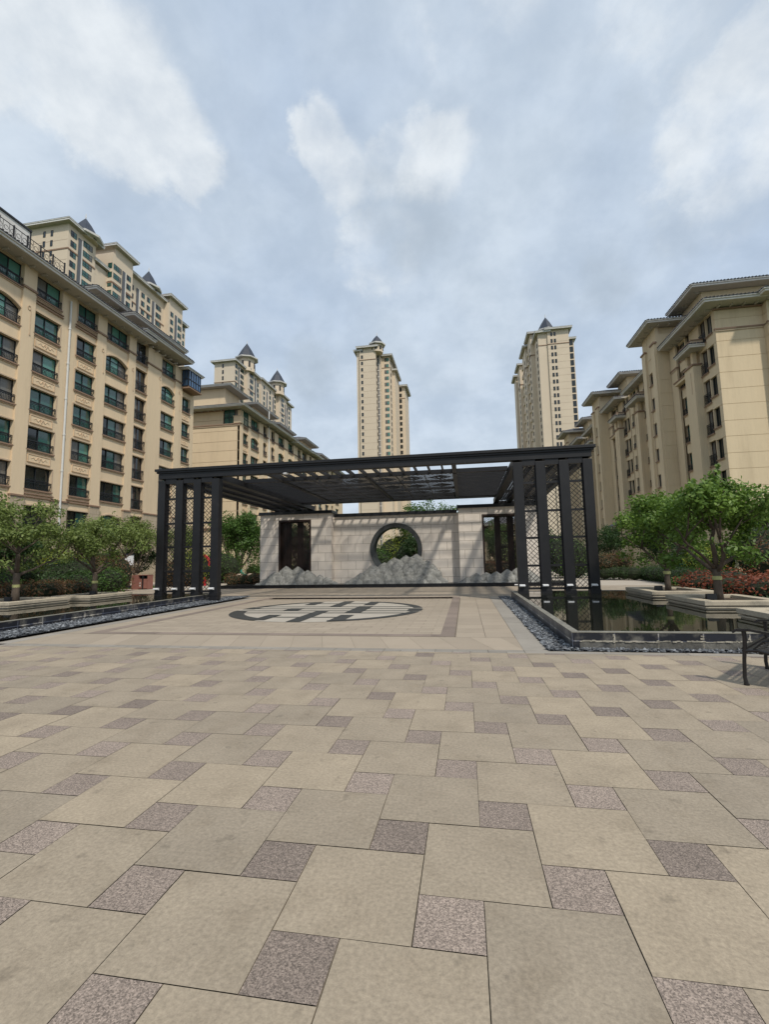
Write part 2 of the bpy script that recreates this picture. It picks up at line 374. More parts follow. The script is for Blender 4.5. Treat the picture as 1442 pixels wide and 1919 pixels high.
slabs(1.2, 14, 6.1, 6.32, 1.25, .22, 0); slabs(-22, -9.2, 6.1, 6.32, 1.25, .22, 0)
slabs(1.2, 1.6, 6.32, 18.2, .4, 1.25, 0); slabs(-9.6, -9.2, 6.36, 18.2, .4, 1.25, 0)
struct(b.build('paving_border', 'slab_grey'))
# round emblem inlaid in the terrace
EX, EY, ER = -4.25, 12.92, 3.12
b = MB()
def disc(r, z, mi, n=72): b.quad([(EX + r * math.cos(2 * math.pi * k / n), EY + r * math.sin(2 * math.pi * k / n), z) for k in range(n)], mi)
disc(ER, .006, 0)
def arc(a0, a1, r0, r1, z=.010, n=28):
    for k in range(n):
        p0, p1 = R(a0 + (a1 - a0) * k / n), R(a0 + (a1 - a0) * (k + 1) / n)
        b.quad([(EX + r * math.cos(a), EY + r * math.sin(a), z) for r, a in ((r0, p0), (r1, p0), (r1, p1), (r0, p1))], 1)
arc(188, 246, ER - .46, ER); arc(286, 350, ER - .3, ER); arc(-6, 5, ER - .46, ER); arc(10, 70, ER - .3, ER); arc(112, 160, ER - .3, ER); arc(165, 178, ER - .46, ER)
def ch(v): return math.sqrt(max(ER * ER - v * v, .01)) - .02
def hb(y, x0, x1, w=.15, z=.012):
    v = y - EY; c = ch(abs(v) + w / 2); a, d = max(x0 - EX, -c), min(x1 - EX, c); b.quad(((EX + a, y - w / 2, z), (EX + d, y - w / 2, z), (EX + d, y + w / 2, z), (EX + a, y + w / 2, z)), 1)
def vb(x, y0, y1, w=.40, z=.016):
    c = ch(abs(x - EX) + w / 2); a, d = max(y0 - EY, -c), min(y1 - EY, c); b.quad(((x - w / 2, EY + a, z), (x + w / 2, EY + a, z), (x + w / 2, EY + d, z), (x - w / 2, EY + d, z)), 1)
for y in (11.95, 12.55, 13.2, 13.85): hb(y, -8, 0)
hb(10.85, -5.5, -3.2); hb(15.05, -5.5, -3.2)
vb(-5.45, 9, 11.4); vb(-5.45, 12.5, 13.3, .5); vb(-5.45, 14.5, 17); vb(-4.3, 9, 12.6); vb(-4.3, 13.8, 17); vb(-3.2, 9, 11.4); vb(-3.2, 11.9, 13.2, .5); vb(-3.2, 13.2, 14.0, .5); vb(-3.2, 14.4, 17)
struct(b.build('paving_emblem', ['inlay_white', 'inlay_dark']))
sheet('path', 'path_stone', 5.2, 12.2, 25.7, 120, -.004); sheet('path', 'path_stone', -30, -14.5, 25.7, 40, -.004)
sheet('garden_soil', 'soil', 7.0, 26, 5, 17.0, .05); sheet('garden_soil', 'soil', -30, -15.0, 2, 17.45, .05)
sheet('road', 'path_stone', -28, 20, 46, 51, -.10)

# ------------------------------------------------------------------ pools
def pool(name_side, wx, far_x, sgn, label):
    # wx: plane of the long wall towards the plaza; far_x: planting side
    y0, y1, zt = 6.45, 17.15, .30
    t = thing('pool_wall', label, 'wall', (wx, y0, 0))
    b = MB(); r2 = random.Random(3 if sgn > 0 else 4)
    lo, hi = sorted((wx, wx + sgn * .12)); b.box(lo, hi, y0, y1, -.02, zt - .012)
    fl, fh = sorted((wx + sgn * .12, far_x)); b.box(fl, fh, y0, y0 + .12, .15, zt - .012); b.box(fl, fh, y1 - .12, y1, -.02, zt - .012)
    b.build('tiled_wall', 'pool_tile', t)
    b = MB(); b.box(fl, fh, y0 + .003, y0 + .12, -.02, .15); b.build('lower_course', 'pool_lower', t)
    b = MB(); b.box(lo - .004, hi + .004, y0 - .006, y1, zt - .012, zt + .002); b.box(fl, fh, y0 - .006, y0 + .12, zt - .012, zt + .002); b.box(fl, fh, y1 - .12, y1 + .01, zt - .012, zt + .002)
    b.build('coping', 'pool_coping', t)
    b = MB(); x = fl; zc = .15                                   # crust of lime along the lower joint of the front wall
    while x < fh:
        w = r2.uniform(.02, .07); zc = min(.165, max(.135, zc + r2.uniform(-.008, .008)))
        if r2.random() < .9: b.box(x, x + w, y0 - r2.uniform(.003, .014), y0 + .01, zc - r2.uniform(.006, .02), zc + r2.uniform(.002, .012) ** 1.0)
        x += w
    for k in range(int((fh - fl) / .68)):                        # ragged runs below the tile joints
        xx = (fl if sgn > 0 else fl) + .68 * (k + .8)
        for q in range(r2.randint(3, 9)):
            z_ = r2.uniform(.15, .27); w = r2.uniform(.006, .022); b.box(xx - w + r2.uniform(-.02, .02), xx + w, y0 - r2.uniform(.004, .012), y0 + .01, z_ - r2.uniform(.015, .04), z_)
    b.build('lime_crust', 'lime_crust', t)
    b = MB(); b.quad(((lo + .06, y0 + .06, .288), (fh if sgn > 0 else hi - .06, y0 + .06, .288), (fh if sgn > 0 else hi - .06, y1 - .06, .288), (lo + .06, y1 - .06, .288)) if sgn > 0 else ((fl, y0 + .06, .288), (hi - .06, y0 + .06, .288), (hi - .06, y1 - .06, .288), (fl, y1 - .06, .288)))
    struct(b.build('water', 'water'))
pool('right', 2.02, 9.2, 1, 'dark tiled pool wall streaked white with lime on the right of the terrace')
pool('left', -10.62, -16.6, -1, 'dark tiled pool wall on the left of the terrace in front of the left lattice')
# pebble strips along the pool walls
def pebbles(areas, seed):
    r = np.random.RandomState(seed); V = []; F = []; T = []; n0 = 0
    base = np.array([[1, 0, 0], [-1, 0, 0], [0, 1, 0], [0, -1, 0], [0, 0, 1], [0, 0, -1]], float)
    fc = np.array([[0, 2, 4], [2, 1, 4], [1, 3, 4], [3, 0, 4], [2, 0, 5], [1, 2, 5], [3, 1, 5], [0, 3, 5]])
    for (x0, x1, y0, y1, z, n) in areas:
        sc = r.uniform(.018, .042, (n, 1, 1)) * r.uniform(.6, 1.3, (n, 1, 3)) * np.array([1.2, 1, .6]); an = r.uniform(0, 6.28, n); p = base[None] * sc; p += r.normal(0, .004, p.shape)
        c, s_ = np.cos(an)[:, None], np.sin(an)[:, None]; q = p.copy(); q[..., 0] = p[..., 0] * c - p[..., 1] * s_; q[..., 1] = p[..., 0] * s_ + p[..., 1] * c
        q += np.stack([r.uniform(x0, x1, n), r.uniform(y0, y1, n), z + r.uniform(0, .035, n)], 1)[:, None, :]
        V.append(q.reshape(-1, 3)); F.append((fc[None] + (np.arange(n) * 6)[:, None, None]).reshape(-1, 3) + n0); n0 += n * 6; T.append(np.repeat(r.uniform(0, 1, n) ** 3, 8))
    me = bpy.data.meshes.new('pebbles'); me.from_pydata(np.concatenate(V).tolist(), [], np.concatenate(F).tolist()); me.materials.append(MATS['pebble'])
    a = me.attributes.new('tone', 'FLOAT', 'FACE'); a.data.foreach_set('value', np.concatenate(T).astype(np.float32)); me.update()
    o = bpy.data.objects.new('pebbles', me); COL.objects.link(o); return tag(o, 'loose dark grey pebbles filling the strips beside the pool walls', 'pebbles', kind='stuff')
sheet('gravel_bed', 'gravel_bed', 1.6, 2.05, 6.3, 18.2, .0); sheet('gravel_bed', 'gravel_bed', 2.05, 13, 6.3, 6.5, .0); sheet('gravel_bed', 'gravel_bed', -10.66, -9.58, 6.3, 18.2, .05)
pebbles([(1.6, 2.02, 6.32, 18.1, .005, 3400), (2.0, 10, 6.32, 6.45, .005, 1500), (-10.62, -9.6, 6.3, 18.2, .055, 5200)], 5)

# ------------------------------------------------------------------ pergola
def build_pergola():
    P = thing('pergola', 'black steel pergola with lattice screens spanning the terrace', 'pergola', (-4.0, 15.95, 0))
    BM = 'black_metal'; YF = 15.95; YB = 28.4
    CL = (-12.58, -11.74, -10.90, -10.06); CR = (2.36, 3.18, 4.02, 4.86)
    b = MB(); b.box(-12.72, 5.02, YF - .17, YF + .13, 5.28, 5.52); b.box(-12.80, 5.10, YF - .22, YF + .18, 5.52, 5.60); b.box(-12.86, 5.16, YF - .28, YF + .24, 5.60, 5.71)
    b.build('front_beam', BM, P, bevel=.006)
    cm = None; spot = None
    for side, cs in ((-1, CL), (1, CR)):
        for c in cs:
            for y in (YF, YB):
                b = MB(); b.box(c - .17, c + .17, y - .16, y + .16, .02, 5.20); b.box(c - .185, c + .185, y - .175, y + .175, .27, .42)
                o = b.build('column', BM, P, bevel=.008)
                if y == YF:
                    b = MB(); b.hexa([(c - .15, y - .30, .56), (c + .05, y - .30, .56), (c + .05, y - .175, .52), (c - .15, y - .175, .52), (c - .15, y - .30, .60), (c + .05, y - .30, .60), (c + .05, y - .175, .62), (c - .15, y - .175, .62)])
                    b.box(c - .10, c, y - .18, y - .16, .54, .60); b.build('spotlight', 'lamp_white', o)
        for y, full in ((YF, True), (YB, False)):
            for a, c in zip(cs, cs[1:]):
                x0, x1 = a + .17, c - .17
                b = MB(); b.box(x0, x1, y - .13, y + .03, 5.06, 5.30)
                levels = [.46, 1.30, 2.33, 3.34, 4.41, 5.06]
                for z in levels[:-1]: b.box(x0, x1, y - .045, y + .045, z - .04, z + .04)
                b.box(x0, x0 + .035, y - .03, y + .03, .50, 5.06); b.box(x1 - .035, x1, y - .03, y + .03, .50, 5.06)
                o = b.build('screen_frame', BM, P)
                b = MB(); st = .155; X0, X1 = x0 + .035, x1 - .035
                for zi, (za, zb) in enumerate(zip(levels, levels[1:])):
                    za, zb = za + .04, zb - .04; w, h = X1 - X0, zb - za
                    for sg in (1, -1):
                        k = -h
                        while k < w:
                            # line x = k + sg*z
                            z_lo, z_hi = max(0, -k), min(h, w - k)
                            dens = 1 if (zi + (sg > 0)) % 2 else 1
                            if z_hi - z_lo > .04:
                                xa, xb = k + z_lo, k + z_hi
                                if sg < 0: xa, xb = w - xa, w - xb
                                b.bar((X0 + xa, y + sg * .007, za + z_lo), (X0 + xb, y + sg * .007, za + z_hi), .014, .018)
                            k += st * (1 if (zi % 2 == 0) == (sg > 0) else 1.45)
                b.build('lattice', BM, o)
    # beams running back from every column
    for c in CL + CR:
        b = MB(); b.box(c - .14, c + .14, YF + .16, YB + .2, 5.18, 5.46); b.build('side_beam', BM, P)
    Y2, Y3, Y4 = 18.2, 26.15, 26.85; z0, z1 = 5.36, 5.54
    for y in (Y2, Y3, Y4):
        b = MB(); b.box(-9.92, 2.22, y - .09, y + .09, z0, z1); b.build('cross_beam', BM, P)
    for x in (-8.02, -.05):
        b = MB(); b.box(x - .09, x + .09, YF + .14, Y2 - .09, z0, z1 + .06); b.box(x - .09, x + .09, Y2 + .09, Y3 - .09, z0 - .02, z1 + .06); b.box(x - .09, x + .09, Y3 + .09, Y4 - .09, z0, z1); b.build('rafter', BM, P)
    b = MB(); b.box(-4.11, -3.97, Y2 + .09, Y3 - .09, z0, z1); b.build('rafter', BM, P)
    for ys, ye in ((YF + .14, Y2 - .09), (Y3 + .09, Y4 - .09)):
        x = -7.45
        while x < -.3:
            b = MB(); b.box(x - .03, x + .03, ys, ye, z0 + .04, z0 + .20); b.build('rung', BM, P); x += .575
    for cs in (CL, CR):
        for a, c in zip(cs, cs[1:]):
            for ya, yb in ((16.3, 20.2), (20.3, 24.2), (24.3, 28.2)):
                b = MB(); X0, X1 = a + .14, c - .14; w, h = X1 - X0, yb - ya; k = -h; b.box(X0, X1, ya - .05, ya + .05, 5.24, 5.40)
                while k < w:
                    lo, hi = max(0, -k), min(h, w - k)
                    if hi - lo > .05: b.bar((X0 + k + lo, ya + lo, 5.3), (X0 + k + hi, ya + hi, 5.3), .05, .02); b.bar((X1 - k - lo, ya + lo, 5.325), (X1 - k - hi, ya + hi, 5.325), .05, .02)
                    k += .27
                b.build('fretwork_panel', BM, P)
    for x0, x1 in ((-9.9, -8.11), (.04, 2.2)):
        b = MB(); y = Y2 + .2
        while y < Y3 - .1:
            b.box(x0, x1, y, y + .05, z0 + .02, z0 + .13); y += .42
        b.build('louvre_panel', BM, P)
    rows = [Y2 + .09, 20.5, 22.8, 25.0, Y3 - .09]
    for y in rows[1:-1]:
        for x0, x1 in ((-7.93, -4.11), (-3.97, -.14)):
            b = MB(); b.box(x0, x1, y - .05, y + .05, z0 + .02, z0 + .14); b.build('purlin', BM, P)
    for x0, x1 in ((-7.93, -4.11), (-3.97, -.14)):
        for ya, yb in zip(rows, rows[1:]):
            ya += .05; yb -= .05; b = MB(); zc = z0 + .05; nx = 3; cw = (x1 - x0) / nx; cy = (ya + yb) / 2
            for q in range(nx + 1): b.box(x0 + q * cw - .02, x0 + q * cw + .02, ya, yb, zc - .015, zc + .015)
            for q in range(nx):
                X0 = x0 + q * cw + .02; w = cw - .04; h = yb - ya
                k = -h
                while k < w:                                        # hatch one way ...
                    lo, hi = max(0, -k), min(h, w - k)
                    if hi - lo > .05: b.bar((X0 + k + lo, ya + lo, zc), (X0 + k + hi, ya + hi, zc), .034, .02, up=(0, 0, 1))
                    k += .2
                cx = X0 + w / 2                                     # ... round nested fret lozenges
                for rr in ((.18, .34, .50) if h > 1.2 else (.18, .34)):
                    for a in range(4):
                        a0, a1 = a * math.pi / 2, (a + 1) * math.pi / 2
                        b.bar((cx + rr * math.cos(a0), cy + rr * math.sin(a0), zc + .012), (cx + rr * math.cos(a1), cy + rr * math.sin(a1), zc + .012), .035, .02)
            b.build('fretwork_panel', BM, P)
    b = MB(); b.lathe([(.0, -.02), (.11, -.02), (.13, .0), (.13, .03), (.05, .05)], (-6.95, YF - .05, 5.25), 16); b.build('downlight', 'lamp_white', P)
build_pergola()

# ------------------------------------------------------------------ stone screen wall with moon gate
def build_wall():
    Wl = thing('screen_wall', 'pale stone screen wall with a round moon gate and black coping', 'wall', (-4.1, 27.0, 0))
    ST = 'wall_stone'; YW, YC, YK = 26.55, 27.15, 27.75; CX0, CX1 = -8.15, -.05; zt = 4.72
    def wing(x0, x1, d0, d1, zd):
        b = MB(); b.box(x0, d0, YW, YK, .15, zt); b.box(d1, x1, YW, YK, .15, zt); b.box(d0, d1, YW, YK, zd, zt); b.box(d0, d1, YW, YK, .15, .42)
        b.build('wing', ST, Wl)
        b = MB(); f = .12
        b.box(d0, d0 + f, YW - .015, YK - .2, .42, zd); b.box(d1 - f, d1, YW - .015, YK - .2, .42, zd); b.box(d0 + f, d1 - f, YW - .015, YK - .2, zd - f, zd); b.box(d0 + f, d1 - f, YW - .015, YK - .2, .42, .5)
        o = b.build('door_frame', 'brown_metal', Wl)
        b = MB(); X0, X1, Z0, Z1 = d0 + f, d1 - f, .5, zd - f; w, h = X1 - X0, Z1 - Z0; yy = YW + .25
        for sg in (1, -1):
            k = -h
            while k < w:
                lo, hi = max(0, -k), min(h, w - k)
                if hi - lo > .05:
                    xa, xb = k + lo, k + hi
                    if sg < 0: xa, xb = w - xa, w - xb
                    b.bar((X0 + xa, yy + sg * .01, Z0 + lo), (X0 + xb, yy + sg * .01, Z0 + hi), .018, .02)
                k += .11
        b.build('lattice', 'brown_metal', o)
    wing(-13.0, CX0, -11.72, -9.50, 4.36); wing(CX1, 4.85, 1.36, 3.5, 4.30)
    # centre panel with a round hole
    cx, cz, r = -4.05, 2.32, 1.52; b = MB(); n = 72
    x0, x1, z0, z1 = CX0 + .002, CX1 - .002, .15, 4.50
    ang = sorted(set([2 * math.pi * k / n for k in range(n)] + [math.atan2(z - cz, x - cx) % (2 * math.pi) for x in (x0, x1) for z in (z0, z1)]))
    def out(a):
        c, s_ = math.cos(a), math.sin(a); t = 1e9
        if abs(c) > 1e-9: t = min(t, ((x1 if c > 0 else x0) - cx) / c)
        if abs(s_) > 1e-9: t = min(t, ((z1 if s_ > 0 else z0) - cz) / s_)
        return (cx + c * t, cz + s_ * t)
    for a, a2 in zip(ang, ang[1:] + [ang[0] + 2 * math.pi]):
        i0, i1 = (cx + r * math.cos(a), cz + r * math.sin(a)), (cx + r * math.cos(a2), cz + r * math.sin(a2)); o0, o1 = out(a), out(a2)
        b.quad(((i0[0], YC, i0[1]), (i1[0], YC, i1[1]), (o1[0], YC, o1[1]), (o0[0], YC, o0[1]))); b.quad(((i0[0], YK, i0[1]), (o0[0], YK, o0[1]), (o1[0], YK, o1[1]), (i1[0], YK, i1[1])))
        b.quad(((i0[0], YC, i0[1]), (i0[0], YK, i0[1]), (i1[0], YK, i1[1]), (i1[0], YC, i1[1])))
    b.quad(((x0, YC, z1), (x1, YC, z1), (x1, YK, z1), (x0, YK, z1)))
    b.build('centre_panel', ST, Wl)
    b = MB(); prof = [(1.40, YC - .10), (1.66, YC - .14), (1.68, YC - .02), (1.60, YC + .02), (1.52, YC + .01), (1.50, YK + .1), (1.40, YK + .12)]
    m_ = len(prof); base = len(b.v)
    for k in range(n):
        a = 2 * math.pi * k / n
        for rr, y in prof: b.v.append((cx + rr * math.cos(a), y, cz + rr * math.sin(a)))
    for k in range(n):
        for q in range(m_):
            b.f.append((base + k * m_ + q, base + k * m_ + (q + 1) % m_, base + ((k + 1) % n) * m_ + (q + 1) % m_, base + ((k + 1) % n) * m_ + q)); b.m.append(0); b.t.append(.5)
    b.build('moon_gate', 'ring_stone', Wl, smooth=False)
    b = MB()
    for xa, xb in ((-13.12, CX0 + .10), (CX1 - .10, 4.97)): b.box(xa, xb, YW - .12, YK + .1, zt, zt + .07); b.box(xa + .03, xb - .03, YW - .08, YK + .08, zt + .07, zt + .2)
    b.box(CX0 + .10, CX1 - .10, YC - .12, YK + .09, 4.50, 4.57); b.box(CX0 + .10, CX1 - .10, YC - .08, YK + .07, 4.57, 4.71)
    b.build('coping', 'coping_black', Wl)
    b = MB(); b.box(-15.3, 6.2, 25.75, 28.0, -.02, .21); b.box(-15.34, 6.24, 25.71, 25.75, .14, .21)
    b.build('plinth', 'plinth_black', Wl)
    b = MB(); b.box(3.02, 3.32, 25.69, 25.745, .06, .12); b.build('plinth_light', 'lamp_white', Wl)
build_wall()

# ------------------------------------------------------------------ carved mountain rocks on the plinth
def rock(x0, x1, y0, y1, zb, prof, label, seed, step):
    """overlapping round topped peaks, low in front and high behind, fused into one carved stone"""
    r = random.Random(seed); b = MB()
    def top(x):
        for (a, za), (c, zc) in zip(prof, prof[1:]):
            if a <= x <= c: return za + (zc - za) * (x - a) / (c - a)
        return 0
    hm = max(z for _, z in prof); rows = max(3, int(hm / .30))
    for row in range(rows):
        f = row / (rows - 1); y = y0 + .10 + (y1 - y0 - .22) * f; x = x0 + step * (.15 + .5 * (row % 2))
        while x < x1 - .05:
            tz = top(x); h = min(tz, hm * (f * .88 + .16)) * r.uniform(.9, 1.02); wd = step * r.uniform(.78, 1.15)
            if h > .08 and (tz > hm * (f * .88 - .25)):
                n = 14; rings = []; lean = r.uniform(-.12, .12); base = len(b.v)
                lev = [0, .35, .62, .8, .9, .96, 1.0]
                for q in lev:
                    zz = h * q; dz = (h - zz) + .008; hw = min(wd * .62, 1.0 * dz ** .86 + .012); dp = min(.30, .6 * dz ** .9 + .012)
                    for k in range(n):
                        a = 2 * math.pi * k / n; rid = (1 + .08 * math.sin(3 * a + row * 2 + x * 9) + .07 * math.sin(7 * a + x * 5)) * 1.22 / (abs(math.cos(a)) + abs(math.sin(a)))
                        b.v.append((x + lean * (zz - h * .5) + hw * rid * math.cos(a), y + dp * rid * math.sin(a), zb - .03 + zz + .01 * r.uniform(-1, 1)))
                for q in range(len(lev) - 1):
                    for k in range(n): b.f.append((base + q * n + k, base + q * n + (k + 1) % n, base + (q + 1) * n + (k + 1) % n, base + (q + 1) * n + k)); b.m.append(0); b.t.append(.5)
                b.f.append(tuple(base + k for k in range(n))[::-1]); b.f.append(tuple(base + (len(lev) - 1) * n + k for k in range(n))); b.m += [0, 0]; b.t += [.5, .5]
            x += wd * r.uniform(.8, 1.05)
    b.box(x0 + .1, x1 - .1, y0 + .1, y1 - .03, zb - .03, zb + .06)
    o = b.build('rock_sculpture', 'rock'); rm = o.modifiers.new('fuse', 'REMESH'); rm.mode = 'VOXEL'; rm.voxel_size = .022; rm.use_smooth_shade = True
    sm = o.modifiers.new('wear', 'SMOOTH'); sm.iterations = 1; sm.factor = .3
    tx = bpy.data.textures.new('chips', 'CLOUDS'); tx.noise_scale = .13; tx.noise_depth = 3; dm = o.modifiers.new('chips', 'DISPLACE'); dm.texture = tx; dm.strength = .028; dm.mid_level = .5; dm.texture_coords = 'GLOBAL'
    return tag(o, label, 'rock sculpture', 'mountain shaped rocks at the foot of the screen wall')
rock(-7.0, -1.05, 25.9, 27.14, .21, [(-7.0, .2), (-6.3, .62), (-5.5, 1.15), (-4.7, 1.35), (-3.9, 1.75), (-3.1, 1.92), (-2.35, 1.82), (-1.9, 1.3), (-1.45, .85), (-1.05, .15)], 'tall grey rock carved as mountains below the round gate', 11, .72)
rock(-13.0, -7.75, 25.88, 26.54, .21, [(-13, .1), (-12.5, .4), (-11.9, .85), (-11.3, 1.22), (-10.5, 1.22), (-9.8, 1.0), (-9.2, .75), (-8.4, .55), (-7.75, .2)], 'smooth grey rock carved as hills before the left lattice door', 12, .74)
rock(-.1, 4.4, 25.88, 26.54, .21, [(-.1, .1), (.4, .45), (1.1, .68), (1.9, .62), (2.6, .85), (3.3, 1.0), (4.0, .7), (4.4, .2)], 'low grey rock carved as hills before the right lattice door', 13, .7)
# ------------------------------------------------------------------ building kit
ROT = {'+x': 0.0, '-x': math.pi, '-y': -math.pi / 2}
def fmap(face, plane, n, u):                     # n: outwards from the facade plane, u: along it
    return (plane + n, u) if face == '+x' else (plane - n, u) if face == '-x' else (u, plane - n)
def fbox(b, face, plane, n0, n1, u0, u1, z0, z1, mi=0, t=.5):
    p, q = fmap(face, plane, n0, u0), fmap(face, plane, n1, u1); b.box(p[0], q[0], p[1], q[1], z0, z1, mi, t)
WCACHE = {}
wr = random.Random(21)
def win_mesh(w, h, style):
    key = (round(w, 2), round(h, 2), style)
    if key in WCACHE: return WCACHE[key]
    b = MB(); mats = ['frame_dark', 'glass_green', 'glass_dark', 'curtain', 'glass_bright', 'glass_blue']
    fr = .055 if w > .9 else .045; a = w / 2
    if style.startswith('brown'): mats[0] = 'frame_brown'
    n = 3 if w > 2.3 else 2 if w > 1.0 else 1
    if style.startswith('blue'): n = 5
    arch = style.endswith('arch')
    rise = .45 if w > 1.6 else .3
    def top(u): return h - rise * (u / a) ** 2 if arch else h
    kinds = {'green': (1, 1, 3), 'green2': (3, 4, 1), 'dark': (2, 1, 3), 'dark2': (2, 2, 1), 'small': (2, 2, 2), 'brown': (3, 2, 3), 'blue': (5, 5, 5, 5, 5), 'green_arch': (1, 4, 3), 'dark_arch': (2, 3, 2), 'brown_arch': (2, 3, 2), 'bright': (4, 1, 4)}[style]
    for k in range(n):
        u0, u1 = -a + w * k / n, -a + w * (k + 1) / n; mi = kinds[k % len(kinds)]; st = 6
        pts = [(.02 + .012 * (k % 2), u0, 0), (.02 + .012 * (k % 2), u1, 0)] + [(.02 + .012 * (k % 2), u1 + (u0 - u1) * q / st, top(u1 + (u0 - u1) * q / st)) for q in range(st + 1)]
        b.quad(pts, mi)
    for k in range(n + 1):
        u = -a + w * k / n; u = max(-a + fr / 2, min(a - fr / 2, u)); b.box(.03, .085, u - fr / 2, u + fr / 2, 0, top(u) - .01)
    b.box(.03, .08, -a, a, 0, fr)
    if arch:
        for q in range(12):
            ua, ub = -a + w * q / 12, -a + w * (q + 1) / 12; b.bar((.055, ua, top(ua) - fr / 2), (.055, ub, top(ub) - fr / 2), .06, .06)
        b.box(.03, .08, -a, a, h - rise - fr / 2, h - rise + fr / 2)
    else:
        b.box(.03, .08, -a, a, h - fr, h)
        if style.startswith('blue') or (w > 1.6 and h > 1.5): b.box(.035, .082, -a, a, h * .42, h * .42 + fr)
    WCACHE[key] = b.mesh('window', mats); return WCACHE[key]
def rail_mesh(w, hgt=.62, dens=.11):
    key = ('rail', round(w, 2), hgt, dens)
    if key in WCACHE: return WCACHE[key]
    b = MB(); a = w / 2; n0, n1 = .20, .235
    for z in (.05, hgt * .8, hgt): b.box(n0, n1, -a, a, z - .018, z + .018)
    k = int(w / dens)
    for q in range(k + 1): u = -a + w * q / k; b.box(n0 + .008, n1 - .008, u - .009, u + .009, .03, hgt)
    for q in range(int(w / .55)):
        u = -a + w * (q + .5) / int(w / .55); 
        for sg in (-1, 1): b.bar((.218, u - .16 * sg, .1), (.218, u + .16 * sg, hgt * .76), .02, .02)
    for u in (-a + .02, a - .02): b.box(n0 - .2, n1, u - .018, u + .018, hgt - .03, hgt)
    WCACHE[key] = b.mesh('railing', 'rail_black'); return WCACHE[key]
def sill_mesh(w, d):
    key = ('sill', round(w, 2), round(d, 2))
    if key not in WCACHE:
        b = MB(); b.box(0, d + .14, -w / 2 - .06, w / 2 + .06, -.13, -.03); b.box(0, d + .07, -w / 2 - .03, w / 2 + .03, -.2, -.13, 1); WCACHE[key] = b.mesh('sill', ['trim_brown', 'trim_tan'])
    return WCACHE[key]
def window(T, face, plane, rec, u, z, w, h, style, rail=None, railz=0.0, sill=None):
    o = ROOT(T); x, y = fmap(face, plane, -rec, u); wn = inst(win_mesh(w, h, style), T, (x - o.x, y - o.y, z - o.z), ROT[face], 'window')
    if sill is not None: inst(sill_mesh(w, sill), wn, (0, 0, 0), 0, 'sill')
    if rail: inst(rail_mesh(w * .98, rail), wn, (rec - .16, 0, railz), 0, 'railing')
    return wn
def relief(T, face, plane, u, z, w, h):
    key = ('relief', round(w, 2), round(h, 2))
    if key not in WCACHE:
        b = MB(); a, c = w / 2, h / 2; b.box(0, .03, -a, a, -c, c)
        for z0, z1, y0, y1 in ((-c, -c + .06, -a, a), (c - .06, c, -a, a), (-c + .06, c - .06, -a, -a + .06), (-c + .06, c - .06, a - .06, a)): b.box(.03, .06, y0, y1, z0, z1, 1)
        for sg in (-1, 1):
            pts = [(.035, sg * (.03 + .042 * k * w / 1.8), .11 * c * 4 * math.sin(k * .75) * (1 - k / 20)) for k in range(15)]; b.tube(pts, [.034 - .0012 * k for k in range(15)], 6, 1)
            pts = [(.035, sg * (.08 + .1 * math.cos(q * .7) * (1 - q / 14)), .1 * math.sin(q * .7) * (1 - q / 14) + .03) for q in range(9)]; b.tube(pts, .026, 6, 1)
        b.tube([(.035, 0, -.14), (.035, 0, .14)], [.05, .03], 6, 1)
        WCACHE[key] = b.mesh('relief_panel', ['relief', 'relief_motif'])
    o = ROOT(T); x, y = fmap(face, plane, .004, u); inst(WCACHE[key], T, (x - o.x, y - o.y, z - o.z), ROT[face], 'relief_panel')
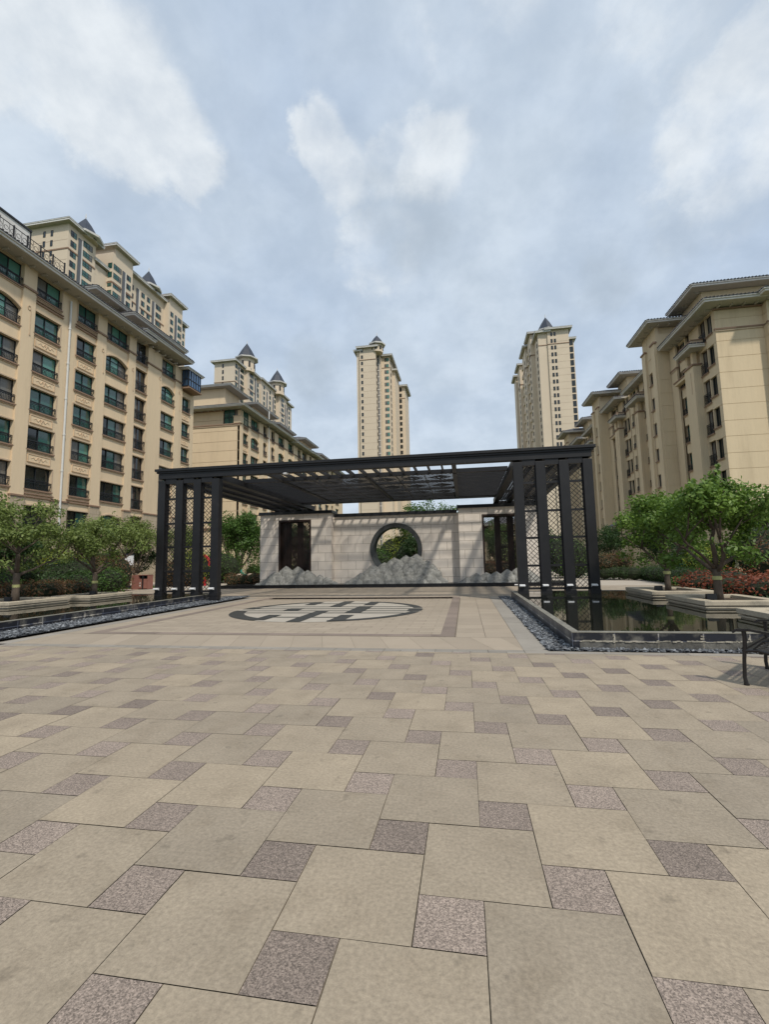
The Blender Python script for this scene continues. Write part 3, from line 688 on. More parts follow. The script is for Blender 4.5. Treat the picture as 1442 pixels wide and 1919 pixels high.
def eave(T, x0, x1, y0, y1, z, slope=.42, fas=.27, rise=1.6, tiles=0, name='roof', flat=False, brackets=None):
    b = MB(); w = min(x1 - x0, y1 - y0) / 2; ins = min(w - .01, rise / slope); hh = ins * slope
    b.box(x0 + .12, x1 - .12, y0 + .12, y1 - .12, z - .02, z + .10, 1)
    for (a, c, d, e, za, zb, k) in ((x0, x1, y0, y0 + .12, z, z + fas * .62, 0), (x0, x1, y1 - .12, y1, z, z + fas * .62, 0), (x0, x0 + .12, y0 + .12, y1 - .12, z, z + fas * .62, 0), (x1 - .12, x1, y0 + .12, y1 - .12, z, z + fas * .62, 0)): b.box(a, c, d, e, za, zb, k)
    q = .10; zt = z + fas
    b.box(x0 - q, x1 + q, y0 - q, y1 + q, z + fas * .62, zt, 0)
    X0, X1, Y0, Y1 = x0 - q - .05, x1 + q + .05, y0 - q - .05, y1 + q + .05
    i = ins + q
    lo = [(X0, Y0, zt + .004), (X1, Y0, zt + .004), (X1, Y1, zt + .004), (X0, Y1, zt + .004)]; hi = [(X0 + i, Y0 + i, zt + hh), (X1 - i, Y0 + i, zt + hh), (X1 - i, Y1 - i, zt + hh), (X0 + i, Y1 - i, zt + hh)]
    for k in range(4): b.quad((lo[k], lo[(k + 1) % 4], hi[(k + 1) % 4], hi[k]), 2)
    b.quad(hi, 2)
    if tiles:                                        # rounded tile ends along the edge
        for (p, d, L_) in (((X0, Y0), (1, 0), X1 - X0), ((X0, Y1), (1, 0), X1 - X0), ((X0, Y0), (0, 1), Y1 - Y0), ((X1, Y0), (0, 1), Y1 - Y0)):
            k = .3
            while k < L_ - .25:
                px, py = p[0] + d[0] * k, p[1] + d[1] * k; n_ = (0, 1 if p[1] == Y0 else -1) if d[0] else (1 if p[0] == X0 else -1, 0)
                b.tube([(px - n_[0] * .02, py - n_[1] * .02, zt + .03), (px + n_[0] * .28, py + n_[1] * .28, zt + .03 + .28 * slope)], .06, 6, 2); k += tiles
    if brackets:
        for (face, plane, u0, u1) in brackets:
            n = max(1, int((u1 - u0) / .95))
            for k in range(n + 1):
                u = u0 + (u1 - u0) * k / n
                fbox(b, face, plane, .16, .62, u - .06, u + .06, z - .15, z - .02, 1)
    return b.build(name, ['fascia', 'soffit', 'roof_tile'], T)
FL = 2.85; Z0 = 7.15                                  # storey height and sill of the second storey
def arch_fill(b, face, plane, u0, u1, zt, h, mi=0):
    a = (u1 - u0) / 2; uc = (u0 + u1) / 2; rise = .45 if u1 - u0 > 1.6 else .3
    for q in range(12):
        ua, ub = -a + 2 * a * q / 12, -a + 2 * a * (q + 1) / 12
        za, zb = zt - rise * (ua / a) ** 2, zt - rise * (ub / a) ** 2
        P = [(0, ua, za), (0, ub, zb), (0, ub, zt + .01), (0, ua, zt + .01)]
        f0 = [(*fmap(face, plane, -.003, uc + u), z) for _, u, z in P]; f1 = [(*fmap(face, plane, -.29, uc + u), z) for _, u, z in P]
        b.hexa([f1[0], f1[1], f0[1], f0[0], f1[3], f1[2], f0[2], f0[3]], mi)
        # raised hood moulding
    return
class Shift:
    """mouldings are modelled into the wall they belong to, in their own material"""
    def __init__(s, mb, k): s.mb, s.k = mb, k
    def box(s, *a, mi=0, t=.5):
        if len(a) > 6: mi = a[6]
        s.mb.box(*a[:6], mi + s.k, t)
    def bar(s, *a, mi=0, **k): s.mb.bar(*a, mi=mi + s.k, **k)
def facade_left(T, cols, u_end0, u_end1, plane=-30.0, face='+x', top=23.2, rails=True, ks=range(-1, 6), reliefs=True, wall='stucco'):
    """bays: (u0, u1, kind). piers fill the gaps between bays"""
    rec = .30; b = MB(); tr = Shift(b, 2); pk = ''
    prev = u_end0
    for (u0, u1, kind) in cols:
        pier = u0 - prev
        if pier > .02:
            out = .14 if (kind in 'DFE' or pier > .7) and pier < 2.4 and not (kind == 'C' and pk == 'B') else 0.0
            fbox(b, face, plane, -rec, out, prev, u0, 6.62, top)
            fbox(b, face, plane, -rec, out + .05, prev, u0, -.1, 6.5, 1); fbox(tr, face, plane, -rec, out + .12, prev - .03, u0 + .03, 6.5, 6.62)
            if out: fbox(tr, face, plane, -.02, out + .09, prev - .04, u0 + .04, 21.42, 21.56); fbox(tr, face, plane, -.02, out + .05, prev - .02, u0 + .02, 21.56, 21.62, 1)
        prev = u1; pk = kind
        z_prev = -.1
        for k in list(ks) + [99]:
            if k == 99: zb = top
            else: zb = Z0 + FL * k
            if kind == 'E' and k != 99: zb -= .3
            z_lo = z_prev
            fbox(b, face, plane, -rec, .0, u0 + .002, u1 - .002, z_lo, zb, 1 if zb < 6.6 else 0)
            if k == 99: break
            h = {'B': 1.66, 'C': 1.66, 'D': 1.66, 'F': 1.66, 'G': 1.6, 'E': 2.15, 'N': 1.9}[kind]
            arch = (kind in 'DF' and k in (4, -1)) or (kind == 'N' and k == 4)
            w = u1 - u0; uc = (u0 + u1) / 2
            if kind == 'E': sty = 'brown'
            elif kind == 'N': sty = 'brown_arch' if arch else 'brown'
            elif arch: sty = 'green_arch'
            else: sty = wr.choice(['green', 'bright', 'dark', 'green2', 'green']) if k > 2 else wr.choice(['dark', 'dark2', 'dark', 'green', 'green2'])
            if kind == 'X': pass
            window(T, face, plane, rec - .02, uc, zb, w, h, sty, rail=(.9 if kind == 'E' else .60) if rails else None, sill=rec - .02)
            if arch: arch_fill(b, face, plane, u0, u1, zb + h, h, 1 if zb < 6.6 else 0)
            if not arch: fbox(tr, face, plane, 0, .07, u0 - .05, u1 + .05, zb + h + .0, zb + h + .09, 1)
            else:
                a = w / 2; rise = .45 if w > 1.6 else .3
                for q in range(12):
                    ua, ub = -a - .04 + (2 * a + .08) * q / 12, -a - .04 + (2 * a + .08) * (q + 1) / 12
                    tr.bar((*fmap(face, plane, .03, uc + ua), zb + h + .08 - rise * (ua / a) ** 2), (*fmap(face, plane, .03, uc + ub), zb + h + .08 - rise * (ub / a) ** 2), .08, .1, mi=1)
            if kind in 'BCG':
                for uu in (u0 - .09, u1 + .01): fbox(tr, face, plane, 0, .05, uu, uu + .08, zb - .03, zb + h, 1)
                if reliefs and 0 <= k <= 3 and kind in 'BCG': relief(T, face, plane, uc, zb - .64 + FL, w * .82, .60)
                if k == 5 or k == 0:
                    for dz in (.32, .52): fbox(tr, face, plane, 0, .12, u0 - .2, u1 + .2, zb - dz - .08, zb - dz)
            z_prev = zb + h
    if u_end1 - prev > .02: fbox(b, face, plane, -rec, 0, prev, u_end1, -.1, top)
    b.build('facade', [wall, 'base_stone', 'trim_brown', 'trim_tan'], T)
def banded(T, x0, x1, y, z0, z1, zs, wall, th=.25, name='end_wall'):
    b = MB(); p = z0
    for z in list(zs) + [z1]:
        b.box(x0, x1, y, y + th, p, z - .02); p = z + .02
    return b.build(name, wall, T)

# ------------------------------------------------------------------ left apartment block (near)
A = thing('apartment_building', 'nearest beige apartment building on the left with green glass and carved panels', 'building', (-37, 31, 0))
b = MB(); b.box(-44, -30.3, 14, 45.1, -.1, 23.3); b.box(-30.3, -30.02, 44.7, 45.15, -.1, 23.2); b.build('wall', 'stucco', A)
facade_left(A, [(15.0, 17.2, 'C'), (18.6, 20.4, 'B'), (21.25, 24.0, 'D'), (25.0, 27.22, 'B'), (28.78, 30.74, 'C'), (31.75, 34.5, 'D'), (35.42, 37.1, 'E'), (39.2, 41.5, 'F'), (42.75, 44.35, 'G')], 14, 45.15)
BR = [('+x', -30.0, 14.5, 42.0)]
eave(A, -43, -28.72, 13, 36.6, 23.16, rise=1.2, tiles=.27, brackets=BR)
eave(A, -42, -28.55, 35.0, 42.6, 23.55, rise=1.1, tiles=.27, brackets=[('+x', -30.0, 35.6, 42.2)])
eave(A, -42, -29.0, 42.4, 45.4, 23.05, rise=.5, tiles=0, fas=.22)
for q in ((-42, -33.9, 34.4, 38.2, 23.5, 27.4), (-42, -32.7, 38.21, 44.8, 23.5, 26.4), (-42, -33, 19.5, 25.2, 23.5, 25.0)): b = MB(); b.box(*q); b.build('penthouse', 'stucco', A)
eave(A, -42, -32.9, 33.6, 39.2, 27.55, rise=1.0, tiles=.27, brackets=[('+x', -33.9, 34.5, 38)])
eave(A, -42, -31.3, 36.7, 45.6, 26.45, rise=1.0, tiles=.27, brackets=[('+x', -32.7, 37.5, 44.8)])
b = MB(); b.box(-30.0, -28.9, 42.6, 45.0, 20.95, 21.05); b.box(-30.0, -29.05, 42.65, 44.95, 21.05, 21.2); bb = b.build('balcony_base', 'trim_brown', A)
o = ROOT(A)
cw = inst(win_mesh(2.3, 1.85, 'blue'), A, (-29.1 - o.x, 43.8 - o.y, 21.2), 0, 'sunroom_glass'); cw2 = inst(win_mesh(.9, 1.85, 'blue'), A, (-29.55 - o.x, 42.66 - o.y, 21.2), -math.pi / 2, 'sunroom_glass')
b = MB()                                             # roof terrace railing and glass house
for k in range(7):
    y = 20.6 + k * 1.02; b.box(-29.44, -29.36, y - .04, y + .04, 23.75, 24.95)
for z in (24.0, 24.85): b.box(-29.42, -29.38, 20.6, 26.75, z - .02, z + .02)
for k in range(14):
    y = 20.8 + k * .44; b.tube([(-29.4, y + .16 * math.cos(a * .8), 24.42 + .16 * math.sin(a * .8)) for a in range(8)], .018, 5); b.box(-29.41, -29.39, y + .2, y + .22, 24.0, 24.85)
b.build('terrace_railing', 'bronze', A)
b = MB(); b.box(-33, -30.6, 19, 25.0, 26.35, 26.5); b.box(-30.75, -30.65, 24.9, 25.0, 24, 26.35); b.box(-30.75, -30.65, 21.9, 22.0, 24, 26.35); b.build('glass_house_frame', 'frame_dark', A)
b = MB(); b.box(-30.72, -30.68, 19, 24.9, 24.2, 26.35); b.build('glass_house_pane', 'fascia', A)
b = MB(); b.tube([(-29.9, 28.0, 4.2), (-29.9, 28.0, 22.6)], .075, 8)
for k in range(6): b.tube([(-29.9, 28, 6 + 2.85 * k), (-29.9, 28, 6.12 + 2.85 * k)], .10, 8)
b.build('drainpipe', 'pipe_white', A)
for y, z in ((24.5, 20.1), (31.35, 20.1), (35.0, 19.9), (38.9, 20.6), (42.2, 20.3)):
    b = MB(); b.tube([(-29.83, y + .11 * math.cos(a * .785), z + .16 * math.sin(a * .785)) for a in range(9)], .02, 5); b.tube([(-29.83, y + .14, z - .1), (-29.83, y + .14, z - 1.9)], .014, 5); b.box(-29.85, -29.81, y + .1, y + .18, z - 2.0, z - 1.88); b.build('wall_ornament', 'trim_tan', A)

# ------------------------------------------------------------------ second block on the left, behind the pergola
B2 = thing('apartment_building', 'beige apartment building behind the left end of the pergola with a blank grooved end wall', 'building', (-36, 80, 0))
b = MB(); b.box(-43, -30.57, 57.0, 112, -.1, 23.4); b.build('wall', 'stucco', B2)
gz = []
for k in range(-1, 5):
    gz += [Z0 + FL * k + .22, Z0 + FL * k + 1.72]
banded(B2, -42.5, -30.27, 56.75, -.1, 20.95, [z for z in gz if z < 20.5], 'stucco'); banded(B2, -42.5, -32.8, 56.75, 21.3, 23.4, [21.9], 'stucco')
b = MB(); b.box(-42.5, -30.1, 56.6, 57.0, 21.12, 21.24); b.box(-42.5, -30.16, 56.66, 57.0, 20.95, 21.12, 1); b.box(-42.5, -30.16, 56.66, 57.0, 21.24, 21.3, 1); b.box(-42.5, -30.3, 56.62, 56.75, 6.5, 6.62); b.box(-42.5, -30.2, 56.62, 56.75, 6.3, 6.4)
b.box(-42.5, -32.6, 56.6, 56.75, 23.15, 23.3); b.build('moulding', ['trim_brown', 'trim_tan'], B2)
cols2 = [(57.5, 59.15, 'G'), (59.95, 62.7, 'D'), (64.15, 65.6, 'N'), (67.2, 68.6, 'N'), (70.1, 72.7, 'D'), (74.5, 77.1, 'D')]
c2b = [(u0 + 21.8, u1 + 21.8, k) for u0, u1, k in cols2[:-1]]
facade_left(B2, cols2 + c2b + [(97, 99.5, 'D'), (101.5, 103, 'N'), (105, 108, 'D')], 56.75, 112, plane=-30.27, ks=range(0, 6), reliefs=True)
for y0, y1, z in ((55.4, 64.4, 23.35), (63.9, 76.8, 23.6), (76.2, 85.2, 23.35), (84.8, 95.0, 23.6), (94.6, 112, 23.4)): eave(B2, -43, -28.95 if z < 23.5 else -29.1, y0, y1, z, rise=1.2, tiles=.0, brackets=[('+x', -30.27, y0 + .5, y1 - .5)] + ([('-y', 56.75, -42, -33)] if y0 < 56 else []))
for y0, y1, z, xe in ((58.2, 64.4, 27.6, -32.6), (66, 74.6, 27.4, -32), (76.5, 85, 27.2, -32.6), (89, 97.6, 27.6, -32), (102, 110, 27.2, -32.6)): b = MB(); b.box(-42, xe - 1.3, y0 + .9, y1 - .9, 23.5, z - .05); b.build('penthouse', 'stucco', B2)
for y0, y1, z, xe in ((58.2, 64.4, 27.6, -32.6), (66, 74.6, 27.4, -32), (76.5, 85, 27.2, -32.6), (89, 97.6, 27.6, -32), (102, 110, 27.2, -32.6)): eave(B2, -43, xe, y0, y1, z, rise=1.0)
o = ROOT(B2)
inst(win_mesh(2.4, 2.05, 'green'), B2, (-31.5 - o.x, 56.9 - o.y, 21.3), -math.pi / 2, 'sunroom_glass'); inst(win_mesh(2.9, 2.05, 'bright'), B2, (-30.2 - o.x, 58.4 - o.y, 21.3), 0, 'sunroom_glass')
b = MB(); b.box(-31.1, -30.0, 56.55, 57.4, 21.3, 22.25); b.box(-31.2, -29.95, 56.5, 57.45, 22.25, 22.33, 1); b.build('corner_pier', ['stucco', 'trim_tan'], B2)
b = MB(); b.tube([(-30.1, 66.2, 0), (-30.1, 66.2, 26)], .09, 8); b.build('drainpipe', 'pipe_white', B2)

# ------------------------------------------------------------------ right apartment row: stepped units along the path
XR = 22.8
D = thing('apartment_building', 'long beige apartment row on the right with stepped stair towers and deep eaves', 'building', (28, 60, 0))
TW = MB(); TT = Shift(TW, 1); BZ = [Z0 + FL * k + d for k in range(-1, 5) for d in (.25, 1.72)]
def bands(b, x0, x1, y0, y1, z0, z1, zs=BZ):
    p = z0; cuts = [q for q in zs if z0 + .04 < q < z1 - .04]
    for z in cuts: b.box(x0, x1, y0, y1, p, z - .018); b.box(x0 + .03, x1 - .002, y0 + .03, y1 - .002, z - .018, z + .018); p = z + .018
    b.box(x0, x1, y0, y1, p, z1)
def right_unit(d, first):
    b = TW; t = TT; F = '-x'
    b.box(XR + .3, 34, 41.3 + .3 + d, 62.8 + d, -.1, 23.3)
    # corner return and front
    if first:
        bands(b, XR, 26.6, 41.3, 41.6, -.1, 21.3); bands(b, XR, 26.6, 41.3, 41.6, 21.42, 23.3, [22.3]); bands(b, 26.6, 34, 40.7, 41.6, -.1, 21.3); bands(b, 26.6, 34, 40.7, 41.6, 21.42, 23.3, [22.3])
        t.box(XR - .14, 26.6, 41.16, 41.3, 21.3, 21.42); t.box(XR - .08, 26.6, 41.22, 41.3, 21.16, 21.3, 1); t.box(26.46, 34, 40.56, 40.7, 21.3, 21.42); t.box(26.52, 34, 40.62, 40.7, 21.16, 21.3, 1); t.box(XR - .1, 34, 41.1, 41.3, 23.1, 23.22)
    y = lambda v: v + d
    def wallseg(u0, u1, z0, z1, out=0.0): bands(b, XR - out, XR + .3, y(u0), y(u1), z0, z1)
    openings = []
    wallseg(41.6, 41.8, -.1, 23.3); bays = [(41.8, 42.85, 1.75, 'dark', None), (42.95, 44.1, 2.2, 'brown', .95), (45.98, 46.72, 1.9, 'brown', .8), (46.95, 48.25, 1.75, 'green', .55)]
    if True: bays += [(55.4, 56.6, 1.75, 'brown', .6), (57.2, 57.95, 1.9, 'dark', .7), (59.3, 60.1, 1.9, 'dark', .7), (60.6, 62.3, 1.75, 'dark', .6)]
    prev = 41.8
    for (u0, u1, h, sty, rl) in bays:
        if u0 > 50 and prev < 50: prev = 53.6
        if u0 - prev > .01: wallseg(prev, u0, -.1, 23.3)
        zp = -.1
        for k in range(-1, 6):
            zb = Z0 + FL * k + (.0 if h < 2 else -.35)
            wallseg(u0, u1, zp, zb); window(D, F, XR, .28 if h < 2 else .29, y((u0 + u1) / 2), zb, u1 - u0, h, sty if k < 5 or sty == 'brown' else 'green2', rail=rl, sill=.26); zp = zb + h
        wallseg(u0, u1, zp, 23.3); prev = u1
    wallseg(prev, 62.8, -.1, 23.3)
    # projecting piers
    for (u0, u1, out, zt) in ((44.2, 45.9, .7, 19.35), (48.5, 49.85, .2, 23.3), (53.6, 54.9, .5, 23.3), (58.1, 59.1, .8, 19.35)):
        fbox(b, F, XR, 0.002, out, y(u0), y(u1), -.1, zt)
        if zt < 20:
            fbox(t, F, XR, -.1, out + .1, y(u0 - .1), y(u1 + .1), zt, zt + .16); fbox(b, F, XR, out - .45, out - .1, y(u0 + .15), y(u0 + .55), zt + .16, 20.7)
            fbox(b, F, XR, out - .45, out - .1, y(u1 - .5), y(u1 - .12), zt + .16, 20.7); fbox(t, F, XR, out, out + .03, y(u0 + .5), y(u0 + .56), zt - 2.6, zt - .5, 1)
        else: fbox(t, F, XR, 0, out + .09, y(u0 - .05), y(u1 + .05), 20.85, 21.0); fbox(t, F, XR, 0, out + .05, y(u0 - .03), y(u1 + .03), 20.7, 20.85, 1)
    fbox(b, F, XR, .002, .6, y(45.9), y(48.4), 18.85, 19.1); fbox(t, F, XR, 0, .68, y(45.9), y(48.45), 19.1, 19.22)
    # stair tower
    x0, x1 = 21.4, 30; ya, yb = y(49.9), y(53.6)
    bands(b, x0, XR + .3, ya, ya + .3, -.1, 25.4); b.box(x0 + .32, x1, ya + .3, yb, -.1, 26.2); b.box(x0, x0 + .32, ya + .3, y(51.1), -.1, 26.2); b.box(x0, x0 + .32, y(52.35), yb, -.1, 26.2); b.box(x0, x0 + .32, ya, ya + .3, 25.4, 26.2)
    b.box(x0 - .2, x0, y(50.0), y(50.9), -.1, 24.4); b.box(x0 - .2, x0, y(52.55), y(53.5), -.1, 24.4); t.box(x0 - .3, x0 + .05, y(49.85), y(51.0), 24.4, 24.58); t.box(x0 - .3, x0 + .05, y(52.45), y(53.65), 24.4, 24.58)
    zp = -.1
    for k in range(-1, 6):
        zb = Z0 + FL * k - .95; h = 1.35
        b.box(x0 + .06, x0 + .32, y(51.1), y(52.35), zp, zb); window(D, F, x0, .26, y(51.72), zb, 1.2, h, 'brown_arch' if k == 5 else 'brown', sill=.2)
        t.box(x0 + .02, x0 + .06, y(51.15), y(51.25), zp + .1, zb - .2, 1); t.box(x0 + .02, x0 + .06, y(52.2), y(52.3), zp + .1, zb - .2, 1); zp = zb + h
    b.box(x0 + .02, x0 + .32, y(51.1), y(52.35), zp, 26.2); b.box(x0 - .02, x0 + .02, y(51.0), y(52.5), 23.3, 23.5)
    eave(D, 20.25, 31, ya - 1.1, yb + 1.2, 26.25, rise=1.1, tiles=.3, brackets=[('-x', x0, ya, yb), ('-y', ya, 21.6, 30)])
    eave(D, 21.45, 35, y(39.95 if first else 43.0), y(49.6), 23.35, rise=1.1, tiles=.3, brackets=[('-x', XR, y(41.5), y(49.3))] + ([('-y', 41.3, 23, 34)] if first else []))
    if first: eave(D, 25.7, 35.5, 39.2, 46, 23.40, rise=1.1, tiles=.3, brackets=[('-y', 40.7, 26.6, 34)])
    eave(D, 21.8, 35, y(54.7), y(62.7), 23.2, rise=1.1, tiles=0, brackets=[('-x', XR, y(55), y(62.5))])
    b.box(24.3, 33, y(46.0), y(50), 23.4, 27.5); eave(D, 23.0, 34, y(44.9), y(50.6), 27.55, rise=1.0, tiles=.3, brackets=[('-x', 24.3, y(46), y(49.8))])
    for (u0, u1) in ((43.1, 46.1), (56.6, 60.6)): eave(D, 21.45, XR - .02, y(u0), y(u1), 20.72, rise=.35, fas=.26, slope=.5, tiles=.3, name='canopy'); t.box(21.75, XR, y(u0 + .3), y(u1 - .3), 21.15, 21.45, 1); t.box(21.7, XR, y(u0 + .25), y(u1 - .25), 21.45, 21.55)
    b.tube([(XR - .1, y(61.2), 0), (XR - .1, y(61.2), 23)], .06, 8)
for k in range(3): right_unit(21.5 * k, k == 0)
TW.build('wall', ['stucco_right', 'trim_brown', 'trim_tan'], D)
b = MB(); b.box(18.4, 22.6, 57.5, 60.5, 5.25, 5.35, 0); b.box(18.9, 19.3, 58, 58.4, -.1, 5.2, 1); b.box(18.9, 19.3, 59.8, 60.2, -.1, 5.2, 1)
b.hexa([(18.1, 57.2, 5.35), (22.78, 57.2, 5.35), (22.78, 60.8, 5.35), (18.1, 60.8, 5.35), (20.6, 58.6, 6.7), (22.78, 58.6, 6.7), (22.78, 59.4, 6.7), (20.6, 59.4, 6.7)], 2); b.build('entrance_porch', ['fascia', 'stucco_right', 'slate'], D)

# ------------------------------------------------------------------ far towers
def tower_eave(T, x0, x1, y0, y1, z, ov=1.3): return eave(T, x0 - ov, x1 + ov, y0 - ov, y1 + ov, z, rise=1.2, slope=.25, fas=.75)
def cone(T, x, y, z, r, h, walls=0, fin=True):
    b = MB()
    if walls:
        b.lathe([(r * .78, -walls), (r * .78, 0)], (x, y, z), 8, 1)
        for k in range(8):
            a = math.pi / 8 + k * math.pi / 4 + math.pi / 8; b.bar((x + r * .775 * math.cos(a), y + r * .775 * math.sin(a), z - walls * .72), (x + r * .775 * math.cos(a), y + r * .775 * math.sin(a), z - walls * .25), .9, .16, up=(math.cos(a), math.sin(a), 0), mi=3)
    b.lathe([(r * 1.08, 0), (r * 1.1, .55), (r * .9, .56)], (x, y, z), 8, 2); b.lathe([(r * .92, .56), (r * .48, .56 + h * .5), (.12, h)], (x, y, z), 8, 0); b.lathe([(.12, h), (.16, h + .5), (.03, h + 1.6)], (x, y, z), 6, 2)
    return b.build('turret', ['slate', 'stucco_far', 'fascia', 'frame_dark'], T)
def wcol(T, face, plane, u, w, h, zs, sty): 
    for z in zs: window(T, face, plane, -.01, u, z, w, h, sty)
def strips(b, face, plane, u0, u1, z0, z1, mi): fbox(b, face, plane, 0, .25, u0, u1, z0, z1, mi)

# middle tower
T1 = thing('tower_block', 'slender beige tower block rising in the middle behind the pergola', 'tower', (-37, 200, 0))
b = MB(); b.box(-44.3, -42.9, 191.2, 205, -.1, 94.9); b.box(-42.9, -35.6, 190.5, 210, -.1, 96); b.box(-35.6, -34.3, 195, 210, -.1, 94); b.box(-34.3, -30.6, 198.5, 214, -.1, 95); b.box(-30.6, -29.3, 206, 220, -.1, 91); b.box(-31.7, -26.5, 220.5, 236, -.1, 88.4)
for z in (90.6,): b.box(-43.0, -35.5, 190.35, 190.5, z, z + .25, 1); b.box(-34.4, -30.5, 198.35, 198.5, z - 1, z - .75, 1); b.box(-31.8, -26.4, 220.35, 220.5, z - 8, z - 7.75, 1)
for k in range(28): b.box(-42.86, -35.64, 190.485, 190.5, 12 + 2.92 * k, 12.05 + 2.92 * k, 1)
b.box(-35.55, -34.75, 194.7, 195, 5, 94, 2); b.box(-35.0, -34.85, 194.6, 194.7, 5, 94, 3)
for k in range(29): b.box(-35.58, -34.6, 194.55, 194.7, 8 + 2.92 * k, 8.3 + 2.92 * k, 3)
b.build('wall', ['stucco_far', 'trim_brown', 'grey_panel', 'fascia'], T1)
zt = [94.3 - 2.92 * k for k in range(18)]
wcol(T1, '-y', 190.5, -41.75, .85, 1.5, zt, 'small'); wcol(T1, '-y', 198.5, -32.0, 1.9, 1.6, [z - 1.6 for z in zt], 'green2'); wcol(T1, '-y', 220.5, -29.0, 1.8, 1.8, [z - 8.0 for z in zt], 'dark2'); wcol(T1, '+x', -35.6, 192.6, 1.2, 1.6, zt, 'small')
wcol(T1, '+x', -30.6, 201.5, 1.6, 1.7, [z - 1.9 for z in zt[:17]], 'dark')
tower_eave(T1, -42.9, -35.6, 190.5, 208, 96); tower_eave(T1, -44.3, -42.9, 191.5, 205, 95); tower_eave(T1, -34.3, -30.6, 198.5, 212, 95); tower_eave(T1, -31, -29.4, 206, 218, 91); tower_eave(T1, -31.7, -26.5, 220.5, 234, 88.6)
cone(T1, -35.3, 192.6, 97.6, 3.6, 4.9, walls=3.4)

# right tower
T2 = thing('tower_block', 'wide beige tower block with paired slit windows behind the right pergola columns', 'tower', (40, 215, 0))
b = MB(); b.box(33.7, 37.4, 191.0, 205, -.1, 95.2); b.box(37.4, 45.8, 190.45, 206, -.1, 95.9); b.box(45.8, 48.2, 193, 206, -.1, 92.2)
for (x, y0, y1, z) in ((32.0, 200.5, 209, 99.6), (31.2, 211, 222, 98.5), (30.9, 231, 240, 98.6), (30.4, 244, 252, 97.8)): b.box(x, 42, y0, y1, -.1, z)
b.box(33.4, 42, 206, 255, -.1, 90)
for k in range(28): b.box(37.44, 45.76, 190.435, 190.45, 12 + 2.92 * k, 12.05 + 2.92 * k, 1)
for (x0, x1, y) in ((37.3, 45.9, 190.3), (33.6, 37.3, 190.85)): b.box(x0, x1, y, y + .15, 89.8, 90.1, 1)
for (x, y0, y1, z) in ((32.0, 200.5, 209, 94), (31.2, 211, 222, 93), (30.9, 231, 240, 92.6)): b.box(x - .2, 36, y0 - .2, y0, z - 4, z - 3.6, 1); b.box(x - .2, x, y0 - .2, y1, z - 4, z - 3.6, 1)
b.build('wall', ['stucco_far', 'trim_brown'], T2)
zt = [93.4 - 2.92 * k for k in range(18)]
wcol(T2, '-y', 190.45, 39.0, .8, 1.6, zt[:17], 'small'); wcol(T2, '-y', 190.45, 40.3, .8, 1.6, zt[:17], 'small'); wcol(T2, '-y', 193, 47.1, 1.5, 2.3, [z - 3.6 for z in zt[:15]], 'dark2'); wcol(T2, '-x', 33.7, 194, 1.4, 1.6, zt, 'small')
for (x, y0, z) in ((32.0, 203.5, 96), (31.2, 214.5, 95), (30.9, 234, 95)):
    wcol(T2, '-x', x, y0, 1.5, 1.6, [z - 2.92 * k - 3 for k in range(15)], 'dark')
for (x, y1, z) in ((32.0, 209, 96), (31.2, 222, 95)):
    for k in range(12): b = MB(); zz = z - 4.38 * k - 3; b.box(x - .6, x, y1 - 2.6, y1 - .2, zz - .2, zz + 1.3); b.build('balcony', 'stucco_far', T2)
tower_eave(T2, 33.7, 37.4, 191, 204, 95.2); tower_eave(T2, 37.4, 45.8, 190.45, 204, 95.9); tower_eave(T2, 45.8, 48.2, 193, 204, 92.3, .9)
for (x, y0, y1, z) in ((32.0, 200.5, 209, 99.8), (31.2, 211, 222, 98.6), (30.9, 231, 240, 98.7), (30.4, 244, 252, 97.9)): tower_eave(T2, x, 41, y0, y1, z)
cone(T2, 38.4, 198, 98.6, 4.2, 7.0)

# long tower slab on the far left (above the near block)
T3 = thing('tower_block', 'tall beige slab tower with two slate turrets rising above the near left building', 'tower', (-108, 125, 0))
b = MB(); b.box(-115.8, -103, 98.6, 108, -.1, 95); b.box(-112, -103.4, 108, 113, -.1, 90); b.box(-114, -101.6, 113, 121.5, -.1, 96.4); b.box(-114, -103.6, 121.5, 140, -.1, 96); b.box(-114, -101.6, 140, 148, -.1, 95.8); b.box(-112, -103.6, 148, 153, -.1, 93)
b.box(-115.9, -102.9, 98.5, 98.6, 87.6, 88.0, 1); b.box(-103, -102.85, 98.6, 108, 87.6, 88.0, 1); b.box(-101.6, -101.45, 113, 121.5, 86.6, 87, 1); b.box(-103.6, -103.45, 121.5, 140, 87, 87.4, 1); b.box(-112, -101.5, 112.9, 113, 86.6, 87, 1)
for (x, u0, u1) in ((-103, 101.9, 102.9), (-101.6, 117, 118.1), (-103.6, 125.8, 126.8), (-103.6, 133.6, 134.6), (-101.6, 143.5, 144.5), (-103.6, 149.8, 150.5)): fbox(b, '+x', x, 0, .2, u0, u1, -.1, 93, 2); fbox(b, '+x', x, 0, .3, u1, u1 + .3, -.1, 93, 3)
for k in range(3): b.box(-115.7, -103.1, 98.585, 98.6, 84.5 + 2.92 * k, 84.56 + 2.92 * k, 1)
b.build('wall', ['stucco_far', 'trim_brown', 'grey_panel', 'fascia'], T3)
zt = [91.9 - 2.92 * k for k in range(7)]
for u in (-110.6, -108.2): wcol(T3, '-y', 98.6, u, .75, 1.7, zt[:4], 'small')
